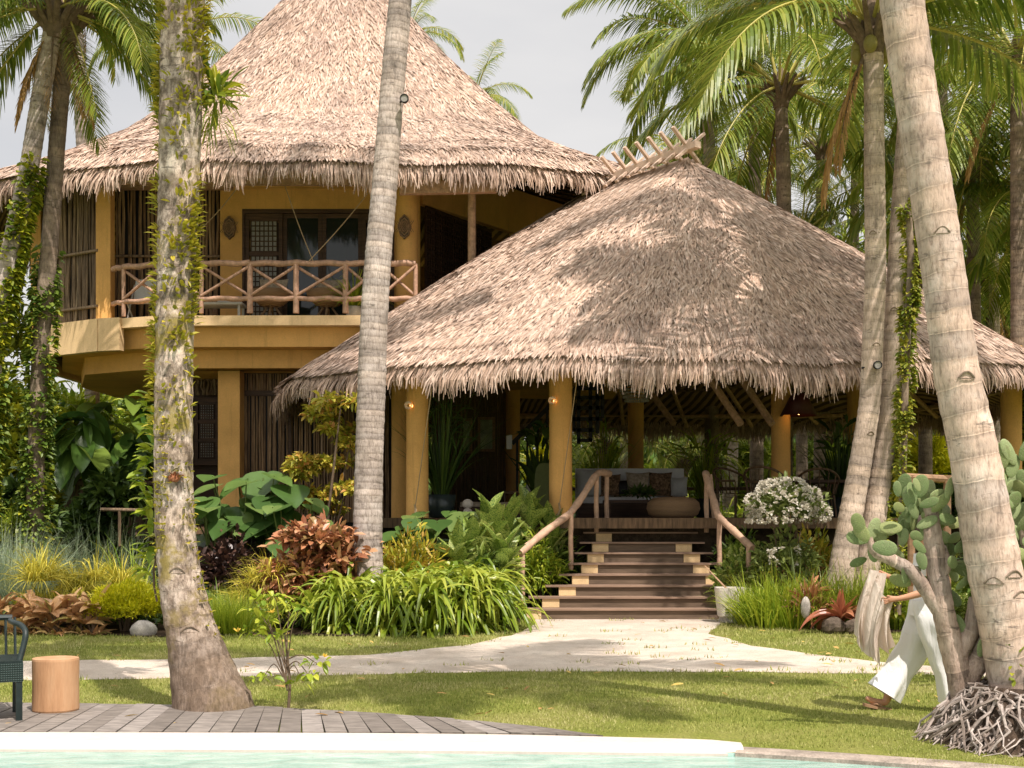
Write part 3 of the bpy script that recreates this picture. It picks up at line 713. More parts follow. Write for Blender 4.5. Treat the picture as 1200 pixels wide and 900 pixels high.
# side dark doors, right of the round column
m = MB(); x0, y0, x1, y1 = XR+.12, 28.15, XW(575,30.6), 30.6
m2 = MB(); wallseg(m2, x0, y0+.08, x1, y1+.08, UZ, ZH(240,28.2), .05); m2.build('side_door_panel', M['darkwood'], villa)
for i in range(29):
    f = i/28; a = (x0+(x1-x0)*f, y0+(y1-y0)*f); wallseg(m, a[0]-.012, a[1]-.010, a[0]+.012, a[1]+.010, UZ+.9, ZH(246,28.3), .06)
for j in range(14): wallseg(m, x0, y0, x1, y1, UZ+.9+j*.13, UZ+.915+j*.13, .07)
m.build('side_door_lattice', M['darkwood'], villa)

# ground floor
GY = 27.7
gt = UZ-.98
boxcol(XW(271, 27.4), 27.4, .46, .9, gt)
bpy.data.objects[-1] if False else None
gl, gr = XW(284, GY), XW(470, GY)
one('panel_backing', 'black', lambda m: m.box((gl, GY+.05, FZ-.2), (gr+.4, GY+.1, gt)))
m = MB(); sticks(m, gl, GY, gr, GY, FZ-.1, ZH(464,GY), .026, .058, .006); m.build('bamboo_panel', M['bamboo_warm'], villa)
m = MB(); sticks(m, gl, GY, gr, GY, ZH(458,GY), ZH(412,GY), .026, .058, .006); m.build('bamboo_panel', M['bamboo_warm'], villa)
m = MB(); m.box((gl, GY-.07, ZH(464,GY)), (gr, GY+.04, ZH(458,GY))); m.box((gl, GY-.07, ZH(411,GY)), (gr, GY+.04, gt-.002)); m.box((gl-.05, GY-.08, FZ-.2), (gl+.02, GY+.04, gt-.003))
for px in (340, 400): m.box((XW(px,GY)-.03, GY-.06, FZ-.2), (XW(px,GY)+.03, GY+.03, gt-.004))
m.build('panel_frame', M['darkwood'], villa)
m = MB(); sticks(m, gr, GY-.3, gr+.75, 24.8, FZ, 4.7, .035, .08, .004); m.build('bamboo_panel', M['bamboo_dark'], villa)
one('beam_over_entry', 'ochre', lambda m: m.box((XW(228,27), 26.95, UZ-.98), (gr, 27.2, UZ-.76)))
# entry door left of the pillar
ex0, ex1 = XW(200, 28.8), XW(258, 28.8)
one('entry_wall', 'darkwood', lambda m: m.box((XW(192,29.0), 29.0, FZ-.2), (ex1+.3, 29.1, gt)))
door_leaf('entry_door', XW(228,28.8), XW(257,28.8), ZH(545,28.8), ZH(466,28.8), 28.8, 'capiz', villa)
door_leaf('entry_door', XW(199,28.8), XW(227,28.8), ZH(545,28.8), ZH(466,28.8), 28.8, 'capiz', villa)
m = MB(); sticks(m, XW(228,28.8), 28.8, XW(257,28.8), 28.8, ZH(463,28.8), gt, .03, .06); m.build('transom_screen', M['bamboo'], villa)
# low wooden skirt / platform of villa
one('ground_floor_slab', 'midwood', lambda m: m.prism([(-7.3,27.3),(gr+.9,26.9),(gr+.9,36),(-7.3,36)], FZ-.35, FZ-.2))
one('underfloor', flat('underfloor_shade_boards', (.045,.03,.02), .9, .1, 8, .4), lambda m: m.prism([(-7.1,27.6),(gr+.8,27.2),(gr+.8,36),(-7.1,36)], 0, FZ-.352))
# interior wall of the lounge (dark timber) seen through the pavilion
m = MB(); wallseg(m, gr+.7, 28.0, XW(600,31.9), 31.9, FZ, 5.6, .12); m.build('lounge_wall', M['darkwood'], villa)
m = MB(); sticks(m, gr+.72, 27.9, XW(600,31.8), 31.78, FZ, 5.5, .03, .14, .004); m.build('lounge_wall_battens', M['bamboo_dark'], villa)

# balcony railing : posts, rails, crosses
RL = islandmat('pinkish_peeled_rail', [(.44,.255,.165),(.54,.33,.22)], .55, .35, (10,10,10), .3, .008, .3)
RY = 26.08
rl = empty('balcony_railing', (XW(300,26), RY, UZ), 'peeled pole railing with cross braces along the villa balcony', 'railing')
px_posts = [128, 145, 188, 236, 293, 347, 405, 447, 487]
dd = {128:26.75, 145:26.5, 188:26.2}
def rp(px, py):
    d = dd.get(px, RY); z = ZH(py, RY); return PA([XW(px, d), d, z])
for px in px_posts:
    a, b = rp(px, 367), rp(px, 309); m = MB(); m.tube(resamp([a, b], 8), [.065,.06,.062,.058,.06,.055,.058,.06] if px in (293,347,405) else .045, 9); m.build('post', RL, rl, smooth=True)
for a, b in zip(px_posts[:-1], px_posts[1:]):
    for py, r in ((308.5, .062), (350, .052)):
        m = MB(); A = rp(a, py); B_ = rp(b, py); q = resamp([A, B_], 9); q[:, 2] += .012*np.sin(np.arange(9)*1.3+a); m.tube(q, r*(1+.08*np.sin(np.arange(9)*2.1+a)), 9); m.build('top_rail' if py < 320 else 'bottom_rail', RL, rl, smooth=True)
    if b-a > 25:
        m = MB(); m.tube(resamp([rp(a, 347), rp(b, 312)], 7)+PA([0,-.03,0]), .032, 7); m.tube(resamp([rp(a, 312), rp(b, 347)], 7)+PA([0,.03,0]), .032, 7); m.build('cross_brace', RL, rl, smooth=True)

# wall plaques (two)
def plaque(px, py, d, label):
    c = P(px, py, d); o = empty('wall_plaque', tuple(c), label, 'wall plaque', 'carved oval plaques beside the balcony doors')
    m = MB(); pts = []
    for k in range(48):
        a = 2*PI*k/48; r = 1+.025*math.cos(4*a)+.05*math.cos(8*a); pts.append((c[0]+.135*r*math.cos(a), c[2]+.24*r*math.sin(a)))
    n = len(pts); m.add([(x, c[1]-.05, z) for x, z in pts]+[(x, c[1]+.02, z) for x, z in pts], [(i, n+i, n+(i+1) % n, (i+1) % n) for i in range(n)]); m.ngon([(x, c[1]-.05, z) for x, z in pts])
    m.build('backing', M['plaque'], o)
    m = MB()
    for s_ in (1, .72, .45):
        q = [((x-c[0])*s_*.93+c[0], c[1]-.06, (z-c[2])*s_*.93+c[2]) for x, z in pts]; m.tube(q+[q[0]], .012, 5, cap=False)
    for k in range(-3, 4):
        m.beam((c[0]+k*.04-.08, c[1]-.057, c[2]-.12), (c[0]+k*.04+.08, c[1]-.057, c[2]+.12), .010, .01); m.beam((c[0]+k*.04+.08, c[1]-.057, c[2]-.12), (c[0]+k*.04-.08, c[1]-.057, c[2]+.12), .010, .01)
    m.build('filigree', M['midwood'], o)
plaque(269, 267, 27.97, 'carved oval plaque on the wall left of the balcony doors')
plaque(474, 266, 26.93, 'carved oval plaque on the round column right of the balcony doors')
for (a, b, lb) in ((P(508,440,21.4), P(486,598,22.2), 'cord tied slantwise to the left front column of the pavilion'), (P(676,445,21.4), P(655,596,22.15), 'cord tied slantwise to the front middle column of the pavilion')):
    m = MB(); m.tube(resamp([a, b], 8), .009, 5); m.tube([b+PA([0,0,.1]), b+PA([.02,-.01,-.02]), b+PA([-.02,-.01,-.12])], .02, 5); tag(m.build('cord', M['rope'], origin=a), lb, 'cord')
# ropes from the eave down to the railing
for (a, b, lb) in ((P(334,218,26.2), P(367,306,26.05), 'thin rope running from the eave down to the middle of the balcony railing'), (P(440,215,26.2), P(362,306,26.0), 'thin rope slanting from the right eave to the balcony railing'), (P(284,212,26.4), P(236,268,26.3), 'thin rope slanting down left from the eave beside the left plaque')):
    m = MB(); q = resamp([a, b], 12); q[:, 2] -= .05*np.sin(np.linspace(0, PI, 12)); m.tube(q, .011, 5)
    tag(m.build('rope', M['rope'], origin=a), lb, 'rope')
# ------------------------------------------------------------------ leaf strips
def leaves(base, d, L, W, droop=.4, K=5, prof=None, C=2, fold=.25, up=None, twist=0, curl=0):
    base = np.asarray(base, float); d = nrm(d); n = len(base)
    L = np.broadcast_to(L, (n,)); W = np.broadcast_to(W, (n,)); droop = np.broadcast_to(droop, (n,))
    t = np.linspace(0, 1, K)
    if prof is None: prof = np.sin(PI*np.clip(t*.94+.05, 0, 1))**.7
    elif callable(prof): prof = prof(t)
    up = PA([0, 0, 1.0]) if up is None else up
    # direction bends toward gravity
    g = PA([0, 0, -1.0]); cl = [base]; dirs = []
    for k in range(K-1):
        dd = nrm(d+g[None]*(droop*(t[k]+t[k+1])*.9)[:, None]); dirs.append(dd); cl.append(cl[-1]+dd*(L/(K-1))[:, None])
    dirs.append(dirs[-1]); cl = np.stack(cl, 1); dirs = np.stack(dirs, 1)
    sd = np.cross(dirs[:, :1], up); ln = np.linalg.norm(sd, axis=-1, keepdims=True)
    sd = np.where(ln < .05, np.cross(dirs[:, :1], PA([.3, 1, 0])), sd); sd = nrm(sd)
    if twist: 
        a = U(-twist, twist, n)[:, None, None]; nn = np.cross(sd, dirs[:, :1]); sd = nrm(sd*np.cos(a)+nn*np.sin(a))
    nn = nrm(np.cross(sd, dirs)); w = (W[:, None]*prof[None]/2)[..., None]
    if C == 2: return np.stack([cl-sd*w, cl+sd*w], 2)
    return np.stack([cl-sd*w+nn*w*fold, cl-nn*w*fold*.4, cl+sd*w+nn*w*fold], 2)

# ------------------------------------------------------------------ palm fronds
def frond_mesh(name, e0, curl, L=4.4, nl=58, ll=.95, lw=.052, hang=.55, mt='frond', seed=0, rl_=.036):
    rs = np.random.RandomState(seed); K = 26; s = np.linspace(0, 1, K); a = np.radians(e0)-np.radians(curl)*s**1.25
    step = L/(K-1); x = np.concatenate([[0], np.cumsum(np.cos(a[:-1])*step)]); z = np.concatenate([[0], np.cumsum(np.sin(a[:-1])*step)])
    y = .22*math.sin(seed*1.7)*s**2; C = np.stack([x, y, z], 1); tg = nrm(np.gradient(C, axis=0))
    m = MB(); m.tube(C, rl_*(1.05-s*.93), 6, 1, cap=False)
    S = []
    for sgn in (-1, 1):
        u = np.linspace(.17, .995, nl)+rs.uniform(-.004, .004, nl); 
        p = np.stack([np.interp(u, s, C[:, k]) for k in range(3)], 1); t_ = nrm(np.stack([np.interp(u, s, tg[:, k]) for k in range(3)], 1))
        sd = nrm(np.cross(t_, PA([0,0,1.0]))*sgn+PA([0,.001,0])); nn = nrm(np.cross(sd, t_)*sgn)
        v = (u-.17)/.83; fw = .45+.75*v**1.5
        d = nrm(t_*fw[:, None]+sd+nn*(.22+rs.uniform(-.14,.14,nl))[:, None]+rs.uniform(-.07,.07,(nl,3)))
        LL = ll*(np.sin(PI*(.13+.80*v))**.75)*rs.uniform(.86,1.08,nl)
        A = leaves(p, d, LL, lw*rs.uniform(.8,1.2,nl), hang*rs.uniform(.6,1.4,nl), K=5, prof=PA([.55,1,.95,.6,.06]))
        # narrow blades are turned so that the flat side faces partly sideways
        S.append(A)
    m.strips(np.concatenate(S), 0)
    o = m.build(name, [M[mt], M['rachis'] if mt != 'frond_dry' else M['brownstem']], origin=(0,0,0))
    me = o.data; bpy.data.objects.remove(o); return me
def frondset(mt, hang=.75, ll=1.05, L=4.4, nl=68):
    out = []
    for i, (e, c) in enumerate(((82,60),(68,80),(52,95),(38,95),(22,95),(5,85),(-18,62),(-42,42))):
        out.append(frond_mesh('frond', e, c, L, nl, ll, .047, hang, mt, seed=i+1))
    return out
FS = {'frond': frondset('frond'), 'far': frondset('frond_far', nl=50), 'dark': frondset('frond_dark', .7)}
DRY = frond_mesh('frond', -62, 22, 3.0, 34, .6, .04, 1.1, 'frond_dry', 9)
def trunk_mesh(parent, pts, rads, mt, seg=20, step=.05, ringh=.13, name='trunk', rg_=.045, rough=.009):
    c = smoothp(pts, 60, 3); c = np.concatenate([[c[0]-PA([0,0,.35])], c]); L = np.concatenate([[0], np.cumsum(np.linalg.norm(np.diff(c, axis=0), axis=1))])
    n = max(20, int(L[-1]/step)); s = np.linspace(0, L[-1], n); C = np.stack([np.interp(s, L, c[:, k]) for k in range(3)], 1)
    pl = np.concatenate([[0], np.cumsum(np.linalg.norm(np.diff(PA(pts), axis=0), axis=1))]); R = np.interp(s/L[-1], pl/pl[-1], rads)
    PHs = s/ringh+.35*np.sin(s*2.3+pts[0][0])+.2*np.sin(s*5.1); ph = PHs % 1.0; R = R*(1+rg_*(1-ph)**3)
    ph1, ph2 = U(0,6), U(0,6)
    def rn(nn, sg):
        th = np.linspace(0, 2*PI, sg+1)[None]; ss = s[:, None]
        b = 1+.018*np.sin(2*th+ss*1.3+ph1)+.014*np.sin(3*th-ss*2.1+ph2)+rough*RS.uniform(-1,1,(nn, sg+1)); b[:, -1] = b[:, 0]; return b
    m = MB(); m.tube(C, R, seg, rn=rn, uvv=PHs); return m.build(name, M[mt], parent, smooth=True), C, R
def crown(o, c, n, sc=1.0, fs='frond', az0=0, dry=2, lo=0, hi=8, emph=None, nuts=0, tilt=0):
    c = PA(c); base = WLOC[o.name]
    if nuts:
        for k in range(nuts):
            a = U(0, 2*PI); m = MB(); p = c+PA([math.cos(a)*.24, math.sin(a)*.24, -.22+U(-.1,.1)]); m.ell(p, (.11,.11,.14), 10, 7); m.build('coconut', flat('coconut_husk', (.24,.2,.05), .5, .4) if 'coconut_husk' not in bpy.data.materials else bpy.data.materials['coconut_husk'], o, smooth=True)
    m = MB(); m.tube([c-PA([0,0,.35]), c-PA([0,0,.1]), c+PA([0,0,.25]), c+PA([0,0,.6])], [.17,.22,.16,.05], 10)
    for k in range(14):
        a = k*2.4; p = c+PA([math.cos(a)*.16, math.sin(a)*.16, -.12]); m.tube([p, p+PA([math.cos(a)*.22, math.sin(a)*.22, .25]), p+PA([math.cos(a)*.42, math.sin(a)*.42, .42])], [.07,.05,.035], 6)
    m.build('crown_shaft', M['brownstem'], o)
    L = [((k*2.39996+az0+U(-.15,.15)), int(np.clip(round(lo+(hi-1-lo)*((k+.5)/n)**.9), 0, 7))) for k in range(n)]
    if emph: L += emph
    for az, v in L:
        f = bpy.data.objects.new('frond', FS[fs][v]); COL.objects.link(f); f.parent = o; f.location = Vector(c+PA([math.cos(az)*.1, math.sin(az)*.1, .15])-base)
        f.rotation_euler = (U(-.25,.25), U(-.08,.08), az); s_ = sc*U(.88,1.1); f.scale = (s_, s_, s_)
    for k in range(dry):
        az = U(0, 2*PI); f = bpy.data.objects.new('dry_frond', DRY); COL.objects.link(f); f.parent = o; f.location = Vector(c-PA([0,0,.1])-base); f.rotation_euler = (0, U(-.1,.15), az); s_ = sc*U(.7,1); f.scale = (s_,)*3
def palm(label, pts, rads, mt, crown_n=18, sc=1.0, fs='frond', group=None, top=None, seg=20, ringh=.13, name='palm_tree', **kw):
    pts = [PA(p, float) for p in pts] if False else [np.array(p, float) for p in pts]
    o = empty(name, (pts[0][0], pts[0][1], 0), label, 'palm tree', group)
    _, C, R = trunk_mesh(o, pts, rads, mt, seg=seg, ringh=ringh)
    if crown_n: crown(o, C[-1], crown_n, sc, fs, **kw)
    return o, C, R

def scars(o, C, R, lst, mt):
    # raised crescent leaf scars on the camera side (fraction of height, angle)
    for zf, an in lst:
        i = int(zf*(len(C)-1)); c = C[i]; r = R[i]*1.01
        m = MB(); q = []
        for k in range(9):
            a = an+(-.36+.09*k); q.append(c+PA([math.sin(a)*r, -math.cos(a)*r, .045*math.cos((k-4)/4*PI/2)]))
        m.tube(q, .008, 5); a0 = an
        q2 = [c+PA([math.sin(an+(-.28+.07*k))*r*1.003, -math.cos(an+(-.28+.07*k))*r*1.003, -.005]) for k in range(9)]
        m.tube(q2, .004, 5); m.build('leaf_scar', M['bark_dark'], o)
d = 9.4
near, NC, NR = palm('thick pale leaning palm trunk nearest on the right, rising from a skirt of roots', [P(1207,848,d), P(1192,790,d), P(1172,700,d), P(1153,600,d), P(1136,500,d), P(1121,450,d), P(1107,325,d), P(1088,200,d), P(1071,100,d), P(1056,0,d), P(1038,-150,d-.05), P(1015,-330,d-.2), P(1005,-470,d-.3)],
    [.30,.235,.19,.187,.172,.165,.156,.155,.154,.155,.15,.14,.14], 'bark_near', 16, .85, hi=4, dry=0, seg=28, ringh=.17)
scars(near, NC, NR, [(.345,.05),(.47,-.15),(.17,-.5),(.172,.35),(.158,.5)], None)
# root skirt
m = MB(); rc = P(1200, 845, d)[:2]
for k in range(1200):
    a = U(0, 2*PI); r0 = U(.28,.40); r1 = r0+U(.05,.42)**1.0; z0 = U(.12,.42); da = U(-.35,.35); h = z0
    q = []
    for j in range(9):
        f = j/8; aa = a+da*f+.16*math.sin(f*5+k); rr = r0+(r1-r0)*f**1.2; q.append((rc[0]+rr*math.cos(aa), rc[1]+rr*math.sin(aa), max(.0, h*(1-f**1.7)+U(-.02,.02)))) ; q[-1] = (q[-1][0]+U(-.03,.03), q[-1][1]+U(-.03,.03), q[-1][2])
    m.tube(q, PA([.010,.010,.010,.0095,.009,.009,.008,.007,.004])*U(.7,1.3), 5, cap=False)
m.build('roots', M['root'], near)
m = MB(); m.lathe((rc[0], rc[1], 0), [(.66,0),(.56,.12),(.44,.28),(.34,.42)], 24); m.build('root_mound', flat('root_mound_earth', (.10,.07,.05), .95, .05, 14, .5, .9), near)

# left palm with epiphytes
d = 10.9
vpalm, VC, VR = palm('mossy palm trunk with climbing epiphytes and flared foot at left beside the deck', [P(252,838,d), P(241,800,d), P(227,750,d), P(213,700,d), P(204,620,d), P(203,540,d), P(204,420,d), P(207,300,d), P(211,150,d), P(215,0,d), P(220,-200,d), P(226,-400,d), P(228,-560,d)],
    [.43,.355,.275,.208,.172,.163,.162,.16,.17,.182,.17,.15,.15], 'bark_vine', 14, .85, hi=5, dry=0, seg=28, ringh=.2)
scars(vpalm, VC, VR, [(.335,.25),(.155,.15),(.105,.2)], None)
# grey ringed palm in the bed
d = 19.2
gpalm, GC_, GR_ = palm('slim grey ringed palm trunk standing in front of the villa balcony', [P(428,748,d), P(430,700,d), P(431,620,d), P(433,520,d), P(437,400,d), P(443,300,d), P(452,200,d), P(461,90,d), P(470,-10,d), P(480,-200,d), P(488,-420,d)],
    [.27,.255,.225,.21,.205,.20,.19,.178,.168,.16,.15], 'bark_grey', 15, .9, hi=5, dry=0, seg=20, ringh=.10)
# twin palms
d = 19.7
twA, TA, RA = palm('straight palm trunk of the leaning pair with its crown in view at top right', [P(975,745,d), P(985,680,d), P(996,610,d), P(1007,550,d), P(1020,470,d), P(1026,325,d), P(1025,200,d), P(1024,100,d), P(1022,38,d)],
    [.26,.22,.185,.172,.162,.155,.155,.15,.16], 'bark_twin', 14, .92, 'frond', az0=.3, hi=6, emph=[(3.1,1),(2.8,3),(.2,3),(-.25,4)], nuts=5, ringh=.15)
scars(twA, TA, RA, [(.50,.1),(.68,-.5),(.36,.3),(.60,.6)], None)
twB, TB, RB = palm('vine clad palm trunk just right of the straight one in the leaning pair', [P(1003,745,d+.2), P(1013,690,d+.2), P(1022,620,d+.2), P(1033,550,d+.2), P(1045,450,d+.2), P(1051,325,d+.2), P(1059,200,d+.2), P(1068,60,d+.3), P(1078,-300,d+.3)],
    [.27,.23,.19,.175,.16,.152,.145,.14,.15], 'bark_twin', 9, 1.0, 'frond', az0=1.0, hi=6, ringh=.15)
scars(twB, TB, RB, [(.38,-.4),(.48,.5)], None)
# left edge palms
def lp(label, seq, d, w, mt='bark_grey', **kw):
    pts = [P(x, y, d) for x, y in seq]; r = [w*1.25]+[w*1.1]+[w]*(len(seq)-2)
    return palm(label, pts, r, mt, seg=14, **kw)
l1 = lp('ivy wrapped palm leaning right across the far left edge', [(-30,716),(-22,560),(-8,420),(10,300),(34,200),(50,100),(64,22)], 21.5, .15, crown_n=15, sc=.66, az0=.5, fs='frond', dry=3, emph=[(0,4),(.3,5),(3.2,5),(.1,6)])
l2 = lp('dark palm trunk thick with ivy second from the left edge', [(38,716),(41,620),(43,500),(48,400),(57,300),(66,180),(73,90),(77,28)], 21.8, .14, crown_n=13, mt='bark_dark', sc=.62, az0=1.6, fs='frond', dry=3, emph=[(-.2,4),(.2,3)])
l3 = lp('thin bare palm trunk rising behind the left end of the villa roof', [(112,640),(108,460),(103,300),(97,160),(90,50),(82,-60)], 36, .19, crown_n=14, az0=.2, fs='far', emph=[(-.1,5),(.2,4),(-.5,5)])
palm('palm whose trunk shows beneath the villa floor at left', [P(112,640,40), P(110,520,40), P(108,400,40), P(100,100,40)], [.26,.25,.24,.22], 'bark_twin', 0, seg=12)
l4 = lp('palm hidden behind the villa roof with fronds hanging over its left slope', [(215,640),(212,300),(214,100),(216,40)], 41, .17, crown_n=13, fs='far', sc=.8, az0=.9)

# background palms, one crown each
BG = [
 (920,250,915,110,30,'frond',1.0,'palm with drooping pale fronds just behind the pavilion roof, trunk in view','bark_dark',[(3.14,2),(2.9,3),(3.5,4),(3.9,5),(-.3,4),(5.2,5)]),
 (560,250,556,118,52,'far',.6,'small distant palm top peeking over the right slope of the villa roof','bark_dark',None),
 (480,250,478,45,47,'far',.55,'palm tuft showing at the top edge behind the villa roof peak','bark_dark',None),
 (835,300,828,62,34,'frond',.92,'broad palm crown left of the others behind the pavilion ridge','bark_dark',[(3.14,2),(3.0,4),(3.5,3)]),
 (888,300,878,20,37,'frond',.95,'tall palm crown at the top edge above the pavilion ridge','bark_dark',None),
 (830,340,812,190,44,'far',.8,'low pale palm crown touching the pavilion ridge sticks','bark_dark',None),
 (1141,420,1140,205,31,'frond',.95,'dark stemmed palm right of the thick near trunk','bark_dark',[(3.1,3),(0,3),(-.4,4)]),
 (1108,420,1104,90,36,'frond',1.0,'palm crown between the leaning pair and the near trunk at the top','bark_dark',None),
 (1195,420,1192,70,27,'frond',1.0,'palm crown cut by the upper right edge of the picture','bark_dark',[(3.1,4),(2.8,3)]),
 (960,420,962,175,42,'far',1.0,'hazy palm crown behind the pale frond palm','bark_dark',None),
 (1062,420,1060,215,40,'far',1.0,'palm crown seen low between the twin trunks','bark_dark',None),
 (1000,430,1003,110,46,'far',1.05,'distant palm crown left of the straight twin trunk','bark_dark',None),
 (885,400,880,205,48,'far',1.0,'distant palm crown low over the pavilion roof shoulder','bark_dark',None),
 (1165,470,1160,330,38,'far',1.0,'low palm crown right of the near trunk above the eave','bark_dark',None),
 (1235,470,1230,240,30,'frond',1.0,'palm crown reaching in from beyond the right edge at mid height','bark_dark',[(3.1,4),(3.4,3)]),
 (940,430,938,280,40,'far',.9,'low palm crown rising over the pavilion roof right slope','bark_dark',None),
 (1085,450,1082,310,34,'far',.85,'young palm crown low behind the near trunk','bark_dark',None),
]
for (bx_, by_, cx_, cy_, d, fs, sc, lb, mt, em) in BG:
    o, _, _ = palm(lb, [P(bx_, 605+F*CH/d, d), P((bx_*2+cx_)/3, (by_*2+cy_)/3, d), P(cx_, cy_, d)], [.2,.17,.14], mt, 17, sc, fs, group='palms beyond the pavilion', seg=12, az0=U(0,6), emph=em, dry=1)
# low young palms behind the pavilion, seen under its roof
for i, (px, py, d, sc, lb) in enumerate(((705,520,44,.62,'young palm framed between the lattice screen and the back column'),(800,545,42,.6,'young palm seen under the pavilion roof right of the back column'),(850,520,50,.7,'young palm far behind the lounge seat'),(965,520,46,.65,'young palm seen right of the red lamp under the eave'),(1090,560,42,.65,'young palm low behind the near trunk'),(1180,500,38,.7,'young palm under the right eave end'),(1130,520,48,.7,'young palm between the near trunk and the right eave'),(640,560,46,.6,'young palm glimpsed by the lounge stair'))):
    z = ZH(py, d); x = XW(px, d)
    palm(lb, [(x,d,0),(x,d,max(.5, z*.5)),(x,d,max(.9,z))], [.16,.14,.12], 'bark_twin', 13, sc, 'far', group='young palms beyond the lounge', seg=10, az0=U(0,6), dry=1, lo=0, hi=6)
# slim pale trunks beyond
for k, (px, d, top_, w, lb) in enumerate(((730,45,300,.2,'slim pale trunk left of the back column far behind the lounge'),(856,44,300,.2,'yellowish trunk far behind the lounge seat'),(818,52,300,.18,'slim distant trunk right of the back column'),(838,55,300,.18,'slim distant trunk beside the yellowish one'),(1081,40,330,.16,'slim trunk immediately left of the near palm'),(1067,43,330,.15,'slim trunk second left of the near palm'),(1165,36,240,.17,'slim trunk right of the near palm above the roof'),(690,56,300,.18,'slim distant trunk behind the lattice screen'))):
    palm(lb, [P(px,605+F*CH/d,d), P(px+3,520,d), P(px-2,top_,d)], [w,w*.9,w*.8], 'bark_twin', 14, 1.0, 'far', seg=10, az0=U(0,6), dry=1)
# palms standing behind and beside the camera, whose crowns shade the lawn, path and roof
for k, (x, y, z, lb) in enumerate(((2.2,6.2,14,'palm right of the viewer over the pool'),(-5.2,9.3,11.5,'palm left of the viewer beside the pool'),(7.0,15.5,15.5,'tall palm on the right lawn out of view'),(-8.2,13,13,'palm on the far left lawn out of view'))):
    pass
# ------------------------------------------------------------------ garden plants
def place(name, label, cat, px, d, group=None):
    return empty(name, (XW(px, d), d, 0), label, cat, group)
def tufty(c, n, L, W, sp=(.05, .9), r0=.12, droop=.5, K=6, C=2, prof=None, az=None):
    a = U(0, 2*PI, n) if az is None else U(az[0], az[1], n); el = U(sp[0], sp[1], n)
    d = np.stack([np.cos(a)*np.sin(el), np.sin(a)*np.sin(el), np.cos(el)], 1)
    rr = r0*np.sqrt(U(0, 1, n)); b = PA(c)+np.stack([np.cos(a)*rr, np.sin(a)*rr, 0*rr], 1)
    return leaves(b, d, L*U(.6, 1.15, n), W*U(.7, 1.2, n), droop*U(.5, 1.5, n), K=K, C=C, prof=prof if prof is not None else (lambda t: (1-t)**.6*(.55+.45*np.sin(PI*np.clip(t*1.6, 0, 1)))), twist=.7)
def shell(c, R, n, L, W, droop=.3, K=4, C=2, inner=.35, up=.35, zmin=-.15, lump=.22, fold=.25, outw=.7, prof=None):
    v = nrm(RS.normal(size=(n, 3))); v[:, 2] = np.where(v[:, 2] < zmin, -v[:, 2]*.6, v[:, 2])
    sd_ = U(0, 9); lm = 1+lump*np.sin(v[:, 0]*5+sd_)*np.cos(v[:, 2]*6+sd_)+lump*.7*np.sin(v[:, 1]*9+v[:, 0]*7+sd_*2)
    r = (U(0, 1, n)**inner)*lm
    p = PA(c)+v*r[:, None]*PA(R)
    d = nrm(v*outw+RS.normal(size=(n, 3))*.45+PA([0, 0, up]))
    return leaves(p, d, L*U(.6, 1.25, n), W*U(.7, 1.2, n), droop*U(.4, 1.6, n), K=K, C=C, fold=fold, twist=.8, prof=prof)
def stems(parent, base, tops, r=.012, mt='brownstem', name='stem'):
    m = MB()
    for t_ in tops:
        t_ = PA(t_); b = PA(base)+PA([U(-.06,.06), U(-.06,.06), 0]); md = (b+t_)/2+PA([U(-.05,.05), U(-.05,.05), .06]); m.tube(smoothp([b, md, t_], 7, 1), np.linspace(r*1.5, r*.6, 7), 5, cap=False)
    return m.build(name, M[mt], parent)
def simple(name, label, cat, px, d, fn, mt, group=None, stem=None):
    o = place(name, label, cat, px, d, group); m = MB(); b = WLOC[o.name]; fn(m, b); m.build('foliage', M[mt], o)
    if stem: stems(o, b, [b+PA(s_) for s_ in stem], .014)
    return o
TS = [(U(-.25,.25), U(-.2,.2), U(.2,.4)) for _ in range(7)]
def tuft_plant(label, px, yt, d, hw, mt, n=420, W=.016, droop=.45, sp=(.03,.85), name='grass_clump', cat='grass clump', C=2, group=None, K=6, r0=.3, clumps=5, prof=None):
    H = ZH(yt, d); R = hw*d/F
    def f(m, b):
        for k in range(clumps):
            x = (k/(max(clumps-1,1))-.5)*R*1.3; m.strips(tufty(b+PA([x, U(-.2,.2), 0]), n//clumps, H*1.12*(1-.25*abs(x)/max(R,.01)), W, sp, r0, droop, K, C, prof))
    return simple(name, label, cat, px, d, f, mt, group)
def bush(label, px, yt, d, hw, mt, n=1500, L=.1, W=.045, droop=.3, name='shrub', cat='shrub', C=2, group=None, zc=None, **kw):
    H = ZH(yt, d); R = hw*d/F
    def f(m, b): m.strips(shell(b+PA([0, 0, H*.42]), (R, min(R, 1.1), H*.55), n, L, W, droop, C=C, **kw))
    return simple(name, label, cat, px, d, f, mt, group, stem=[(U(-R*.6,R*.6), U(-.3,.3), H*.6) for _ in range(9)])

# left bed
tuft_plant('tall blue grey grass clump at the far left of the bed', 8, 618, 19.8, 46, 'blue_grass', 1500, .020, .35, (.02,.7))
tuft_plant('grey green fine grass mound behind the yellow striped one', 110, 606, 21.0, 68, 'grey_grass', 2000, .014, .6, (.05,1.0), clumps=7)
tuft_plant('tan seeding grass tufts between the blue and the grey clump', 45, 632, 21.5, 26, 'grey_grass', 500, .012, .6)
def f(m, b):
    for k in range(16):
        m.strips(tufty(b+PA([U(-.72,.72), U(-.35,.35), U(.1,.72)]), 130, U(.5,.75), .024, (.1,1.2), .1, .75, 5))
simple('striped_grass', 'yellow striped leafy mound left of the mossy palm', 'striped grass', 88, 18.9, f, 'yellow_blades')
def f(m, b):
    for k in range(9):
        m.strips(tufty(b+PA([U(-.35,.35), U(-.3,.3), U(.05,.75)]), 170, U(.5,.75), .024, (.1,1.1), .1, .7, 5))
